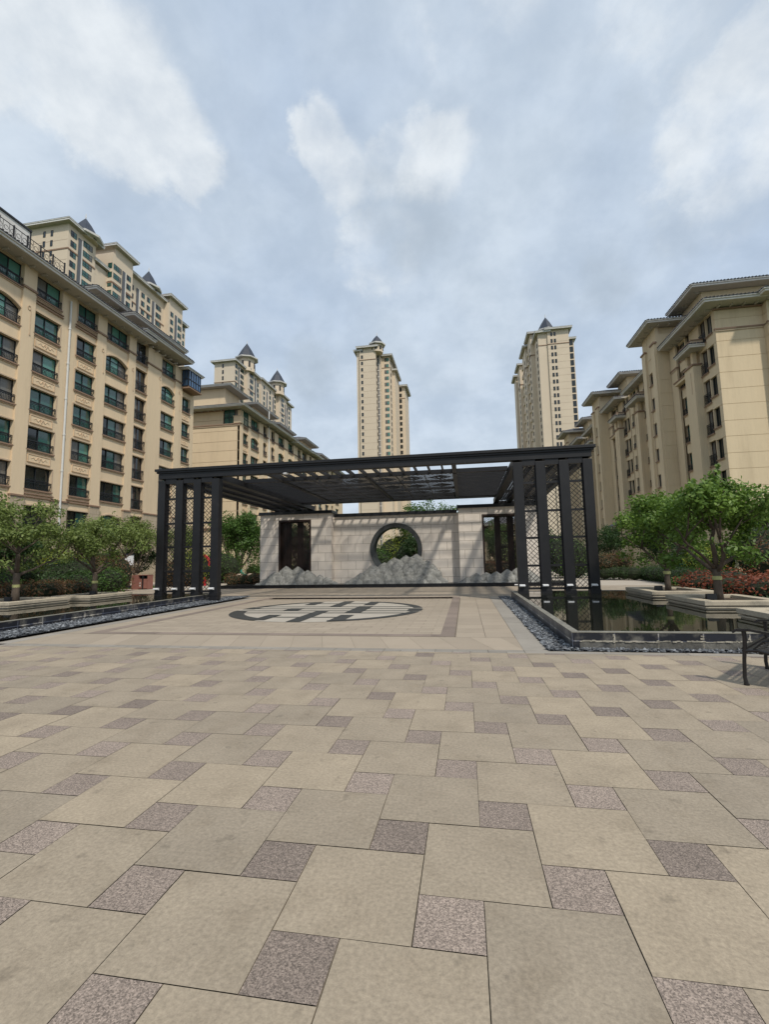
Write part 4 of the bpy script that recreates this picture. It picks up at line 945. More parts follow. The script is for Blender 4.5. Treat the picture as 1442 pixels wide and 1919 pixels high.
for (x, u, w, sty, n) in ((-103, 100.3, 1.9, 'dark', 6), (-103, 105.2, 3.2, 'green', 6), (-101.6, 115, 3.2, 'green', 6), (-101.6, 119.8, 1.8, 'dark', 6), (-103.6, 123.6, 1.8, 'dark2', 6), (-103.6, 129, 1.6, 'dark', 6), (-103.6, 131.8, 1.6, 'dark', 6), (-103.6, 137, 2.8, 'dark', 6), (-101.6, 141.7, 1.6, 'dark', 6), (-101.6, 146.2, 2.4, 'green', 6), (-103.6, 151.6, 1.4, 'dark', 5)):
    dz = 0 if x == -103 else .6; wcol(T3, '+x', x, u, w, 1.7, [z - dz for z in zt[:n]], sty)
o3 = ROOT(T3); wcol(T3, '-y', 113, -102.4, 1.4, 1.7, [z - .6 for z in zt[:6]], 'green')
tower_eave(T3, -115.8, -103, 98.6, 108.5, 95); tower_eave(T3, -112, -103.4, 108.5, 112.6, 90.4, .9); tower_eave(T3, -114, -101.6, 114, 121.5, 98.5); tower_eave(T3, -114, -103.6, 122.6, 139, 96); tower_eave(T3, -114, -101.6, 140.5, 148, 98); tower_eave(T3, -112, -103.6, 149, 153, 93.4, .9)
b = MB(); b.box(-114, -101.6, 114, 121.5, 96.4, 98.5); b.box(-114, -101.6, 140.5, 148, 95.8, 98); b.build('parapet', 'stucco_far', T3)
cone(T3, -104.6, 105.6, 95.4, 4.4, 6.6, walls=.6); cone(T3, -105.2, 133.5, 97.2, 4.0, 6.8, walls=1.2)

# turreted tower behind the second left block
T4 = thing('tower_block', 'pale tower block with two pointed turrets above the second left building', 'tower', (-103, 215, 0))
b = MB(); b.box(-111, -100.9, 187.1, 197, -.1, 94.4); b.box(-109, -99.2, 197, 206, -.1, 94); b.box(-109, -101.3, 206, 214, -.1, 93); b.box(-109, -101.3, 216, 236, -.1, 97); b.box(-109, -99.4, 236, 246, -.1, 96.5); b.box(-109, -101, 246, 258, -.1, 96)
b.box(-111.1, -100.8, 186.95, 187.1, 84.8, 85.1, 1); b.box(-100.9, -100.75, 187.1, 197, 84.8, 85.1, 1); b.box(-99.2, -99.05, 197, 206, 84.8, 85.1, 1); b.box(-99.4, -99.25, 236, 246, 86, 86.3, 1)
for (x, u0) in ((-100.9, 190.4), (-99.2, 204.2), (-101.3, 209), (-101.3, 222.5), (-101.3, 230.5), (-99.4, 243.6), (-101, 250)): fbox(b, '+x', x, 0, .25, u0, u0 + .8, -.1, 93, 2); fbox(b, '+x', x, 0, .35, u0 + .8, u0 + 1.1, -.1, 93, 3)
b.build('wall', ['stucco_pale', 'trim_brown', 'grey_panel', 'fascia'], T4)
zt = [91.8 - 2.92 * k for k in range(9)]
wcol(T4, '-y', 187.1, -106.7, .8, 1.8, zt[:5], 'small')
for (x, u, w, sty) in ((-100.9, 188.6, 1.8, 'dark'), (-100.9, 194, 3.2, 'dark2'), (-99.2, 200.6, 3.4, 'dark2'), (-101.3, 212, 1.6, 'dark'), (-101.3, 219.5, 1.8, 'dark'), (-101.3, 227, 1.8, 'dark'), (-101.3, 233.5, 1.8, 'dark'), (-99.4, 240, 3.6, 'dark2'), (-101, 248.5, 1.5, 'dark'), (-101, 254, 2.2, 'dark')): wcol(T4, '+x', x, u, w, 1.8, [z + (1.5 if u > 215 else 0) for z in zt[:8]], sty)
tower_eave(T4, -111, -100.9, 187.1, 197, 94.4); tower_eave(T4, -109, -99.2, 198.5, 208, 94.2); tower_eave(T4, -109, -101.3, 216, 235, 97); tower_eave(T4, -109, -99.4, 238, 247, 96.6); tower_eave(T4, -109, -101, 249, 258, 96)
cone(T4, -101.2, 199.4, 100.2, 5.2, 8.6, walls=6.4); cone(T4, -101.2, 236.6, 102.2, 5.2, 8.6, walls=6.4)

# low house seen through the right lattice door
H = thing('garden_house', 'low house with a dark hip roof seen through the right lattice door', 'house', (6, 84, 0))
b = MB(); b.box(.5, 12, 80, 90, -.1, 5.6); b.box(4.6, 9.5, 79, 90, -.1, 7.4); b.build('wall', 'stucco', H)
for (x0, x1, y0, z) in ((-.6, 13, 78.8, 5.5), (3.6, 10.5, 77.8, 7.3)): eave(H, x0, x1, y0, 91, z, slope=.5, rise=2.2, fas=.3)
wcol(H, '-y', 79, 7, 1.6, 1.4, (5.4,), 'dark'); wcol(H, '-y', 80, 2.6, 1.6, 1.4, (2.4,), 'dark')
# ------------------------------------------------------------------ foliage
def leaves(name, mat, blobs, n, size, parent=None, seed=1, flat=.5, shell=.45, aspect=.55, off=None, droop=0.0):
    """leaf-sized faces scattered through the volume of ellipsoids: (x, y, z, rx, ry, rz)"""
    r = np.random.RandomState(seed); B = np.array(blobs, float); w = (B[:, 3] * B[:, 4] * B[:, 5]) ** .75; w /= w.sum()
    k = r.choice(len(B), n, p=w); d = r.normal(size=(n, 3)); d /= np.linalg.norm(d, axis=1)[:, None]
    rad = r.uniform(0, 1, n) ** shell * r.choice([1, 1, 1, 1.12], n); c = B[k, :3] + d * rad[:, None] * B[k, 3:6]
    nr = d * .7 + r.normal(0, .55, (n, 3)) + np.array([0, 0, flat]); nr /= np.linalg.norm(nr, axis=1)[:, None]
    t = np.cross(nr, r.normal(size=(n, 3))); t /= np.linalg.norm(t, axis=1)[:, None]; t[:, 2] -= droop; bt = np.cross(nr, t)
    L_ = (size * r.uniform(.6, 1.25, n))[:, None]; Wd = L_ * aspect
    V = np.stack([c - t * L_ * .5, c + bt * Wd * .5 + nr * L_ * .07, c + t * L_ * .5, c - bt * Wd * .5 + nr * L_ * .07], 1).reshape(-1, 3)
    if off is None: off = ROOT(parent) if parent is not None else Vector((0, 0, 0))
    V -= np.array(off)
    me = bpy.data.meshes.new(name); me.vertices.add(n * 4); me.vertices.foreach_set('co', V.ravel().astype(np.float32)); me.loops.add(n * 4); me.loops.foreach_set('vertex_index', np.arange(n * 4, dtype=np.int32))
    me.polygons.add(n); me.polygons.foreach_set('loop_start', np.arange(0, n * 4, 4, dtype=np.int32)); me.materials.append(MATS[mat])
    bt_ = r.uniform(0, 1, len(B))[k] * .45 + r.uniform(0, 1, n) * .55                       # each twig has its own shade of green
    a = me.attributes.new('tone', 'FLOAT', 'FACE'); a.data.foreach_set('value', bt_.astype(np.float32)); me.update(calc_edges=True); me.validate()
    return me
def obj_of(me, name, parent=None):
    o = bpy.data.objects.new(name, me); COL.objects.link(o)
    if parent is not None: o.parent = parent
    return o
def limb(b, p, d, ln, r0, r, depth, tips, spread=.6, up=.25):
    pts = [Vector(p)]; rr = [r0]; d = Vector(d).normalized(); n = 4
    for k in range(n):
        d = (d + Vector((r.uniform(-.22, .22), r.uniform(-.22, .22), r.uniform(-.08, .2) + up * .25))).normalized(); pts.append(pts[-1] + d * ln / n); rr.append(r0 * (1 - .55 * (k + 1) / n))
    b.tube(pts, rr, 7 if r0 > .03 else 5)
    if depth == 0: tips.append(pts[-1]); tips.append(pts[-2]); return
    for k in range(3 if depth > 1 else 2):
        a = r.uniform(0, 6.28); e = Vector((math.cos(a), math.sin(a), r.uniform(.0, .7))) * spread + d * .75
        limb(b, pts[-1 - (k % 2)], e, ln * r.uniform(.6, .85), rr[-1] * .95, r, depth - 1, tips, spread, up)
def tree_mesh(seed, height, crown_r, fork, trunk_r, nleaf, leaf_size, mat, limbs=4, ln=.9, depth=2, up=.25, blob=.34, spread=.65, lean=(0, 0), extra=(), low=0):
    r = random.Random(seed); b = MB(); tips = []
    pts = [Vector((0, 0, -.05)), Vector((lean[0] * .3, lean[1] * .3, fork * .35)), Vector((lean[0] * .7, lean[1] * .7, fork * .7)), Vector((lean[0], lean[1], fork))]
    b.tube(pts, [trunk_r * 1.18, trunk_r, trunk_r * .9, trunk_r * .95], 10)
    for k in range(limbs):
        a = 6.283 * k / limbs + r.uniform(-.4, .4); el = r.uniform(.5, 1.1)
        limb(b, pts[-1] + Vector((0, 0, -.1 * (k % 2))), (math.cos(a), math.sin(a), el), ln * r.uniform(.85, 1.15), trunk_r * r.uniform(.5, .68), r, depth, tips, spread, up)
    limb(b, pts[-1], (r.uniform(-.2, .2), r.uniform(-.2, .2), 1), ln * 1.1, trunk_r * .6, r, depth, tips, spread, up)
    # fit the branch tips into the crown
    mz = max(t.z for t in tips); mr_ = sorted(math.hypot(t.x, t.y) for t in tips)[int(len(tips) * .9)]
    kz = (height - fork - .25) / max(mz - fork, .1); kr = (crown_r - .2) / max(mr_, .1)
    tf = lambda p: (p[0] * (1 if p[2] < fork else kr ** min(1, (p[2] - fork) / .6)), p[1] * (1 if p[2] < fork else kr ** min(1, (p[2] - fork) / .6)), p[2] if p[2] < fork else fork + (p[2] - fork) * kz)
    b.v = [tf(p) for p in b.v]; tips = [Vector(tf(t)) for t in tips]
    bl = [(t.x, t.y, t.z, blob * r.uniform(.7, 1.3), blob * r.uniform(.7, 1.3), blob * r.uniform(.55, .95)) for t in tips]
    if low:
        for k in range(low):
            a = 6.283 * k / low + r.uniform(-.3, .3); q = r.uniform(.35, .85) * crown_r; bl.append((q * math.cos(a), q * math.sin(a), fork + r.uniform(.15, .85), blob * .9, blob * .9, blob * .7))
        for k in range(9):                                          # young shoots standing above the crown
            tp = r.choice([t for t in tips if t.z > fork + (height - fork) * .6])
            for j in range(4): bl.append((tp.x + .03 * j, tp.y, tp.z + .12 + .10 * j, .09, .09, .10))
    bl += [(r.uniform(-.5, .5) * crown_r, r.uniform(-.5, .5) * crown_r, fork + (height - fork) * r.uniform(.35, .85), blob * 1.2, blob * 1.2, blob * .8) for _ in range(len(tips) // 3)] + list(extra)
    return b.mesh('trunk', 'bark', smooth=True), leaves('crown', mat, bl, nleaf, leaf_size, seed=seed, off=(0, 0, 0))
def put_tree(meshes, loc, rz, label, group=None, sc=1.0, band=None, name='tree'):
    t = thing(name, label, 'tree', loc, group); t.rotation_euler = (0, 0, rz); t.scale = (sc, sc, sc)
    obj_of(meshes[0], 'trunk', t); obj_of(meshes[1], 'crown', t)
    if band: o = obj_of(BAND, 'trunk_band', t); o.location = (0, 0, band)
    return t
bb = MB(); bb.lathe([(.110, -.05), (.112, .0), (.110, .05)], n=14); BAND = bb.mesh('trunk_band', 'band_yellow')
GP = 'small trees in the stone planters of the pools'
TA = tree_mesh(3, 3.25, 1.85, .85, .10, 10500, .125, 'leaf_green', limbs=4, ln=.95, depth=2, low=12)
TB = tree_mesh(8, 3.35, 1.75, .8, .09, 9500, .12, 'leaf_green', limbs=5, ln=.85, depth=2, low=12)
TC = tree_mesh(17, 3.3, 1.75, .95, .10, 8000, .112, 'leaf_olive', limbs=5, ln=.95, depth=2, blob=.38, low=7)
TD = tree_mesh(29, 3.5, 2.0, 1.0, .115, 8500, .115, 'leaf_olive', limbs=4, ln=1.0, depth=2, blob=.36, low=11)
put_tree(TA, (6.5, 10.95, .40), .6, 'leafy green tree in the stone planter nearest the middle of the right pool', GP, .95, .62)
put_tree(TB, (6.78, 14.6, .40), 2.2, 'smaller green tree in the farther stone planter of the right pool', GP, 1.0, .62)
put_tree(TC, (-14.5, 14.5, .40), 2.5, 'thin olive green tree in the planter next to the left lattice', GP, 1.0, .55)
put_tree(TD, (-15.1, 11.7, .40), 2.6, 'spreading olive green tree at the left edge of the picture', GP, 1.0, .55)
def planter(x0, x1, y0, y1, label, cat='planter'):
    t = thing('stone_planter', label, 'planter', ((x0 + x1) / 2, (y0 + y1) / 2, .1), 'stone planters standing in the pools')
    w = .30; b = MB()
    for (a, c, d, e) in ((x0, x1, y0, y0 + w), (x0, x1, y1 - w, y1), (x0, x0 + w, y0 + w, y1 - w), (x1 - w, x1, y0 + w, y1 - w)): b.box(a, c, d, e, .375, .485)
    b.build('rim', 'planter_stone', t, bevel=.012)
    b = MB(); i = .05; b.box(x0 + i, x1 - i, y0 + i, y1 - i, .1, .32); b.box(x0 + .02, x1 - .02, y0 + .02, y1 - .02, .32, .352); b.box(x0 + .08, x1 - .08, y0 + .08, y1 - .08, .352, .377); b.build('base', 'planter_stone', t)
    b = MB(); b.box(x0 + w - .01, x1 - w + .01, y0 + w - .01, y1 - w + .01, .36, .41); b.build('soil', 'soil', t)
    return t
planter(5.88, 7.75, 13.5, 15.9, 'far stone planter with the smaller tree in the right pool'); planter(5.78, 7.6, 10.1, 12.3, 'middle stone planter in the right pool below the leafy tree'); planter(5.66, 7.5, 6.7, 8.6, 'near stone planter at the right edge of the picture behind the bench')
planter(-15.35, -13.65, 13.35, 15.6, 'left pool stone planter beside the lattice screen'); planter(-16.4, -14.1, 10.6, 12.95, 'left pool stone planter at the left edge of the picture')
def flood(x, y, a, label):
    t = thing('floodlight', label, 'light', (x, y, .41), 'floodlights in the stone planters'); b = MB(); c, s_ = math.cos(a), math.sin(a)
    b.box(x - .1, x + .1, y - .045, y + .045, .47, .61); b.box(x - .11, x + .11, y - .06, y - .045, .46, .62); b.build('housing', 'rail_black', t)
    b = MB(); b.box(x - .12, x - .108, y - .02, y + .02, .41, .56); b.box(x + .108, x + .12, y - .02, y + .02, .41, .56); b.box(x - .12, x + .12, y - .03, y + .03, .412, .43); b.build('bracket', 'rail_black', t)
flood(6.35, 14.25, 0, 'black floodlight beside the farther right tree'); flood(6.2, 10.7, 0, 'black floodlight beside the leafy right tree'); flood(-14.8, 11.2, 0, 'black floodlight beside the left edge tree'); flood(-14.2, 14.1, 0, 'black floodlight beside the tree next to the left lattice')

# shrubs and hedges
def shrub(name, label, cat, mat, bl, n, size, seed, group=None, flat=.4, stems=True):
    r = random.Random(seed); x = sum(q[0] for q in bl) / len(bl); y = sum(q[1] for q in bl) / len(bl)
    t = thing(name, label, cat, (x, y, 0), group)
    me = leaves('foliage', mat, bl, int(n * 1.6), size * 1.25, t, seed, flat, shell=.3); obj_of(me, 'foliage', t)
    b = MB()
    for q in bl:                                                # solid dark core, its colour stands for the shade inside the shrub
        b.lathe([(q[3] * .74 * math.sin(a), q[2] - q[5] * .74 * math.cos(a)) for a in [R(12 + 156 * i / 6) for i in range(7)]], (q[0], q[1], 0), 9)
    b.build('shade_core', 'core_dark', t)
    b = MB()
    for q in bl:
        for k in range(3): b.tube([(q[0] + r.uniform(-.1, .1), q[1] + r.uniform(-.1, .1), -.1), (q[0] + r.uniform(-.5, .5) * q[3], q[1] + r.uniform(-.5, .5) * q[4], q[2] + q[5] * .5)], [.022, .01], 5)
    b.build('stem', 'bark', t); return t
def row(x0, x1, y0, y1, z, h, w, n, r):
    return [(x0 + (x1 - x0) * (k + .5) / n + r.uniform(-.15, .15), y0 + (y1 - y0) * (k + .5) / n + r.uniform(-.15, .15), z + h * r.uniform(.42, .52), w * r.uniform(.85, 1.15), w * r.uniform(.85, 1.15), h * r.uniform(.48, .62)) for k in range(n)]
q = random.Random(5)
RH = shrub('photinia_hedge', 'loose red leaved hedge behind the right planters', 'hedge', 'leaf_red', row(8.3, 9.2, 16.2, 8.0, .0, .98, .75, 14, q) + row(9.4, 10.6, 16.0, 8.5, .0, 1.05, .8, 12, q), 11500, .085, 41)
LH = shrub('photinia_hedge', 'low red leaved hedge behind the left planters', 'hedge', 'leaf_rust', row(-16.6, -17.3, 16.2, 9.5, .0, 1.0, .7, 12, q), 6500, .085, 42)
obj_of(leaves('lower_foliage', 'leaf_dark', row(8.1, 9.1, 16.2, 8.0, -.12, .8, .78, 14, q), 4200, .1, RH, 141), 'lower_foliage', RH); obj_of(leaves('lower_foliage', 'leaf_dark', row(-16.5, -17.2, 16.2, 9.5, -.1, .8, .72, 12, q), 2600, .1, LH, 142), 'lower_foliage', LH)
shrub('box_hedge', 'clipped dark green hedge along the right path', 'hedge', 'leaf_dark', row(12.4, 11.2, 31.5, 19.5, 0, 1.0, .8, 18, q) + row(9.0, 12.4, 33, 31.5, 0, 1.0, .7, 6, q), 13000, .075, 43)
shrub('shrub', 'bright leafy low plant at the end of the right path', 'shrub', 'leaf_mid', row(8.4, 10.0, 18.4, 18.0, 0, .7, .55, 5, q), 1800, .11, 44)
shrub('shrub', 'round yellow green shrub behind the green bin', 'shrub', 'leaf_yellow', row(12.4, 13.8, 25.8, 25.2, .55, 1.5, .75, 4, q), 3200, .085, 45)
shrub('shrub', 'brown leaved dome shrub beyond the right path', 'shrub', 'leaf_rust', row(9.7, 11.4, 32.6, 33.2, .5, 1.45, .65, 4, q), 3000, .08, 46)
for k, (x, y, h, w, lb, mt) in enumerate(((15.8, 24.5, 3.2, 1.5, 'tall dark shrub at the right edge above the red hedge', 'leaf_dark'), (13.0, 18.5, 2.4, 1.3, 'dark bronze shrub behind the red hedge on the right', 'leaf_rust'), (17.0, 20.5, 3.0, 1.6, 'dark green bushy shrub at the right edge', 'leaf_dark'), (15.2, 31, 2.6, 1.4, 'dark shrub between the green bin and the apartment row', 'leaf_dark'))):
    shrub('shrub', lb, 'shrub', mt, row(x - .8, x + .8, y, y + .4, 0, h, w, 5, q), 4200, .10, 50 + k)
L_SH = ((-25.6, 21.0, 2.1, 1.1, 'leaf_dark', 'dark shrub behind the left red hedge near the picture edge'), (-21.6, 20.3, 2.0, 1.1, 'leaf_dark', 'dark green shrub behind the thin olive tree'), (-19.4, 20.4, 1.5, .9, 'leaf_mid', 'low green shrub next to the lamp post'), (-23.9, 22.6, 2.3, .9, 'leaf_yellow', 'yellow green rounded shrub left of the thin olive tree'), (-21.9, 24.0, 2.15, .75, 'leaf_rust', 'rust coloured shrub left of the lamp post'), (-21.0, 29.8, 2.0, 1.2, 'leaf_rust', 'brownish clipped shrub behind the twin bin'), (-20.2, 30.5, 2.5, 1.3, 'leaf_yellow', 'light green rounded shrub behind the twin bin'), (-28.5, 20.5, 2.6, 1.3, 'leaf_dark', 'dark shrub in front of the near left building'), (-19.6, 12.0, 2.5, 1.4, 'leaf_dark', 'dark shrub behind the tree at the left edge'), (-22.6, 17.0, 1.5, 1.0, 'leaf_mid', 'low green shrub between the two left planter trees'), (-27.5, 24.2, 3.1, 1.4, 'leaf_dark', 'tall dark shrub against the near left building'), (-26.2, 18.6, 3.2, 1.5, 'leaf_dark', 'tall dark shrub against the left building at the picture edge'), (-28.4, 30.5, 3.0, 1.4, 'leaf_mid', 'tall green shrub against the left building behind the lamp post'), (-18.6, 17.4, 1.3, .8, 'leaf_dark', 'low dark shrub behind the left planter'))
for k, (x, y, h, w, mt, lb) in enumerate(L_SH): shrub('shrub', lb, 'shrub', mt, row(x - .7, x + .7, y - .2, y + .2, 0 if mt != 'leaf_yellow' else .3, h, w, 5, q), 3600, .095, 60 + k)
shrub('shrub', 'dark plum shrub at the left end of the screen wall', 'shrub', 'leaf_rust', row(-16.0, -13.5, 28.3, 28.0, 0, 1.0, .5, 5, q), 2200, .07, 75)
shrub('box_hedge', 'two tiered clipped hedge left of the screen wall', 'hedge', 'leaf_mid', row(-21, -13.4, 41, 40, 0, 1.5, .9, 9, q), 3800, .09, 76)
for k, (x, y, h, w, mt, lb) in enumerate(((-6.5, 32, 2.6, 1.1, 'leaf_mid', 'green shrub seen in the left half of the moon gate'), (-3.4, 33.5, 3.2, 1.4, 'leaf_dark', 'dark shrub seen in the right half of the moon gate'), (-5.2, 37, 4.2, 1.6, 'leaf_yellow', 'shrub leafed yellow as if lit, seen through the top of the moon gate'), (2.3, 33, 1.5, .8, 'leaf_rust', 'rusty shrub seen low through the right lattice door'), (4.2, 36, 3.4, 1.1, 'leaf_olive', 'grey green shrub seen through the right lattice door'), (-10.2, 29.9, 2.8, 1.0, 'leaf_dark', 'dark shrub behind the left lattice door'), (-20.4, 34.2, 2.6, 1.3, 'leaf_mid', 'green shrub under the dense tree left of the screen wall'), (8.3, 36.0, 3.2, 1.2, 'leaf_mid', 'green shrub seen through the right lattice screen'))):  # the shrub at the gate top has its sunlight put into yellow leaf colour
    shrub('shrub', lb, 'shrub', mt, row(x - .9, x + .9, y, y + .3, 0, h, w, 5, q), 3000, .11, 80 + k)

# background trees
TE = tree_mesh(41, 6.2, 2.2, 1.0, .13, 11000, .20, 'leaf_mid', limbs=6, ln=1.3, depth=2, blob=.68, extra=[(1.5 * math.cos(k), 1.5 * math.sin(k), 1.0 + .38 * (k % 9), .8, .8, .7) for k in range(16)])
TF = tree_mesh(52, 5.2, 1.8, 1.0, .09, 6000, .14, 'leaf_olive', limbs=5, ln=1.2, depth=2, blob=.42)
TG = tree_mesh(63, 7.3, 2.6, 2.2, .15, 6500, .2, 'leaf_mid', limbs=5, ln=1.7, depth=2, blob=.6)
TH = tree_mesh(71, 5.0, 2.0, 1.2, .12, 7500, .17, 'leaf_dark', limbs=5, ln=1.2, depth=2, blob=.55, low=12)
GB = 'garden trees behind the pools and the wall'
for m_, loc, rz, sc, lb in ((TE, (-19.6, 36.5, 0), .3, 1.0, 'dense green tree left of the screen wall'), (TE, (-17.6, 39, 0), 2.0, .95, 'dense green tree half hidden by the left end of the screen wall'), (TF, (-23.6, 28.5, 0), .7, 1.05, 'feathery olive tree right of the lamp post'), (TF, (-21.7, 31.5, 0), 2.7, .95, 'feathery olive tree just left of the pergola'), (TF, (-20.3, 14.2, 0), 1.4, 1.08, 'feathery olive tree at the far left edge'), (TF, (-25.6, 21.5, 0), 4.0, .82, 'small olive tree between the two left planters'), (TH, (-23.5, 18.6, 0), 1.0, .85, 'dark bushy tree behind the two left planters'), (TF, (-27.0, 27.5, 0), 3.3, .9, 'olive tree close to the near left building'), (TH, (-25.2, 30.5, 0), 5.2, .75, 'dark bushy tree left of the lamp post'), (TH, (-3.2, 32.2, 0), .2, .82, 'dark tree filling the moon gate'), (TH, (-11.2, 30.6, 0), 2.2, .9, 'dark tree behind the left lattice door'), (TH, (3.4, 38, 0), 1.9, .75, 'dark tree behind the right lattice door'), (TH, (-7.2, 33, 0), 4.4, .7, 'dark tree left of the moon gate opening'),
        (TG, (-3.4, 37.5, 0), 1.1, .95, 'tree crown rising above the middle of the screen wall'), (TG, (-.6, 38, 0), 3.0, .9, 'tree crown above the screen wall just left of the right wing'), (TG, (-24.5, 46, 0), 2.1, .8, 'green tree in front of the second left building'),
        (TH, (12.6, 40.5, 0), .4, .9, 'dark tree beside the outermost right pergola column'), (TH, (14.2, 34.5, 0), 2.4, .78, 'dark tree between the path and the apartment row'), (TH, (7.4, 42, 0), 1.3, .95, 'dark tree seen through the right lattice screen'), (TH, (17.5, 27.5, 0), 3.1, .9, 'dark tree behind the leafy right tree'), (TF, (16.5, 38.5, 0), 5.0, .95, 'thin tree in front of the entrance porch'), (TG, (3.6, 46, 0), 4.2, .75, 'green tree behind the right lattice door'), (TG, (-10.5, 42, 0), 5.1, .72, 'green tree behind the left lattice door')):
    put_tree(m_, loc, rz, lb, GB, sc)

# ------------------------------------------------------------------ garden furniture
def lamp_post(x, y, label):
    t = thing('lamp_post', label, 'lamp post', (x, y, 0)); b = MB()
    b.lathe([(.16, -.05), (.16, .18), (.10, .24), (.085, .55), (.11, .58), (.06, .64), (.05, 1.50), (.09, 1.54), (.15, 1.58), (.15, 1.62)], (x, y, 0), 14); b.build('post', 'rail_black', t)
    b = MB(); b.box(x - .20, x + .20, y - .20, y + .20, 1.62, 2.36); b.build('lantern', 'lamp_white', t, bevel=.015)
    b = MB(); b.box(x - .24, x + .24, y - .24, y + .24, 2.36, 2.42); b.box(x - .17, x + .17, y - .17, y + .17, 2.42, 2.47); b.box(x - .46, x - .22, y - .12, y + .12, 1.9, 2.4); b.build('cap', 'rail_black', t)
lamp_post(-23.0, 27.0, 'black lamp post with a square white lantern beside the twin bin')
t = thing('litter_bin', 'plum brown twin litter bin left of the pergola', 'bin', (-21.2, 26.3, 0)); b = MB()
b.box(-21.95, -21.45, 26.0, 26.5, -.02, .96); b.box(-21.45, -20.72, 26.44, 26.5, -.02, .96); b.box(-20.78, -20.72, 26.0, 26.44, .02, .96); b.box(-21.45, -20.72, 26.0, 26.5, .93, .97); b.build('body', 'plum_brown', t)
for x in (-21.43, -21.06):
    b = MB(); b.box(x, x + .26, 25.99, 26.4, .06, .70); b.build('drawer', 'plum_brown', t); b = MB(); b.box(x, x + .26, 26.2, 26.43, .70, .93); b.build('opening', 'rail_black', t)
b = MB(); b.tube([(-21.30 + .05 * math.cos(a), 25.985, .42 + .05 * math.sin(a)) for a in [k * .7 for k in range(10)]], .011, 5); b.box(-21.34, -21.26, 25.982, 25.988, .2, .3); b.build('symbol', 'fascia', t)
b = MB(); b.box(-21.16, -21.07, 25.97, 26.4, .0, .94); b.build('divider', 'frame_dark', t)
t = thing('wheelie_bin', 'dark green wheeled bin half hidden by the red hedge', 'bin', (13.05, 27.2, 0)); b = MB()
b.hexa([(12.62, 26.95, .08), (13.48, 26.95, .08), (13.48, 27.6, .08), (12.62, 27.6, .08), (12.5, 26.85, 1.05), (13.6, 26.85, 1.05), (13.6, 27.7, 1.05), (12.5, 27.7, 1.05)]); b.build('body', 'bin_green', t)
b = MB(); b.box(12.44, 13.66, 26.78, 27.76, 1.05, 1.12); b.box(12.6, 13.5, 26.75, 26.80, .96, 1.05); b.build('lid', 'bin_green', t)
b = MB(); b.tube([(13.02 + .09 * math.cos(k * 1.05), 26.89, .62 + .09 * math.sin(k * 1.05)) for k in range(7)], .02, 5); b.box(12.9, 13.14, 26.885, 26.905, .36, .42); b.build('symbol', 'fascia', t)
for x in (12.56, 13.54):
    b = MB(); b.tube([(x - .03, 27.5, .1), (x + .03, 27.5, .1)], .1, 14); b.build('wheel', 'rail_black', t)
b = MB(); b.tube([(12.85, 27.1, 1.12), (13.0, 27.05, 1.24), (13.1, 27.1, 1.16), (13.22, 27.08, 1.26)], [.05, .07, .06, .02], 7); o = tag(b.build('litter', 'orange_paint'), 'crumpled orange packet lying on the green bin lid', 'litter')
for k, (x, y, lb) in enumerate(((-17.55, 32.6, 'stone ball bollard farther left beside the screen wall'), (-16.95, 33.3, 'stone ball bollard beside the plum shrub'), (-20.6, 33.2, 'stone ball bollard seen through the left lattice'))):
    t = thing('stone_bollard', lb, 'bollard', (x, y, 0), 'round stone bollards along the left path'); b = MB(); b.lathe([(.05, .12)] + [(.36 * math.sin(a), .46 - .36 * math.cos(a)) for a in [R(20 + 150 * i / 11) for i in range(12)]] + [(.02, .82)], (x, y, 0), 20); b.build('ball', 'stone_ball', t, smooth=True)
    b = MB(); b.lathe([(.27, -.02), (.27, .05), (.17, .14)], (x, y, 0), 16); b.build('foot', 'stone_ball', t)
t = thing('recycling_box', 'tall teal recycling box left of the screen wall', 'bin', (-23.4, 44, 0)); b = MB(); b.box(-23.7, -23.2, 43.7, 44.2, -.05, 1.0); b.build('cabinet', 'teal', t, bevel=.02); b = MB(); b.box(-23.62, -23.28, 43.69, 43.7, .55, .9); b.box(-23.1, -22.95, 43.8, 44.1, .0, .7); b.box(-22.9, -22.6, 43.8, 44.1, .1, .55); b.build('side_frame', 'teal', t)
t = thing('sign_board', 'small teal sign board on a post right of the left lattice', 'sign', (-28.9, 50, 0)); b = MB(); b.box(-29.2, -28.6, 49.97, 50.03, .55, 1.2); b.build('board', 'teal', t); b = MB(); b.box(-28.94, -28.86, 50.03, 50.1, -.1, 1.1); b.build('post', 'frame_dark', t); b = MB(); b.lathe([(.02, .0), (.12, .02), (.02, .04)], (-28.9, 49.9, .86), 10); b.build('emblem', 'white_paint', t)
# red and white round sculpture behind the left lattice
t = thing('garden_sculpture', 'red ring sculpture with a pale face on two legs behind the left lattice', 'sculpture', (-19.7, 30.3, 0)); X, Y, Zc = -19.45, 30.3, 1.62
b = MB(); b.tube([(X + .62 * math.cos(a), Y, Zc + .68 * math.sin(a)) for a in [k * math.pi / 12 for k in range(25)]], .11, 8); b.tube([(X - .95, Y, Zc + .7), (X - .8, Y, Zc + .1), (X - .9, Y, Zc - .6)], .10, 8); b.tube([(X - .45, Y, Zc + .75), (X - .8, Y, Zc + .1), (X - .5, Y, Zc - .4)], .11, 8); b.build('ring', 'red_paint', t)
b = MB(); b.tube([(X, Y + .02, Zc), (X, Y + .09, Zc)], .55, 24); b.build('face', 'white_paint', t)
for dx in (-.5, .3):
    b = MB(); b.tube([(X + dx, Y, -.05), (X + dx * .9, Y, .5), (X + dx * .7, Y, 1.05)], [.10, .09, .08], 8); b.build('leg', 'red_paint', t)

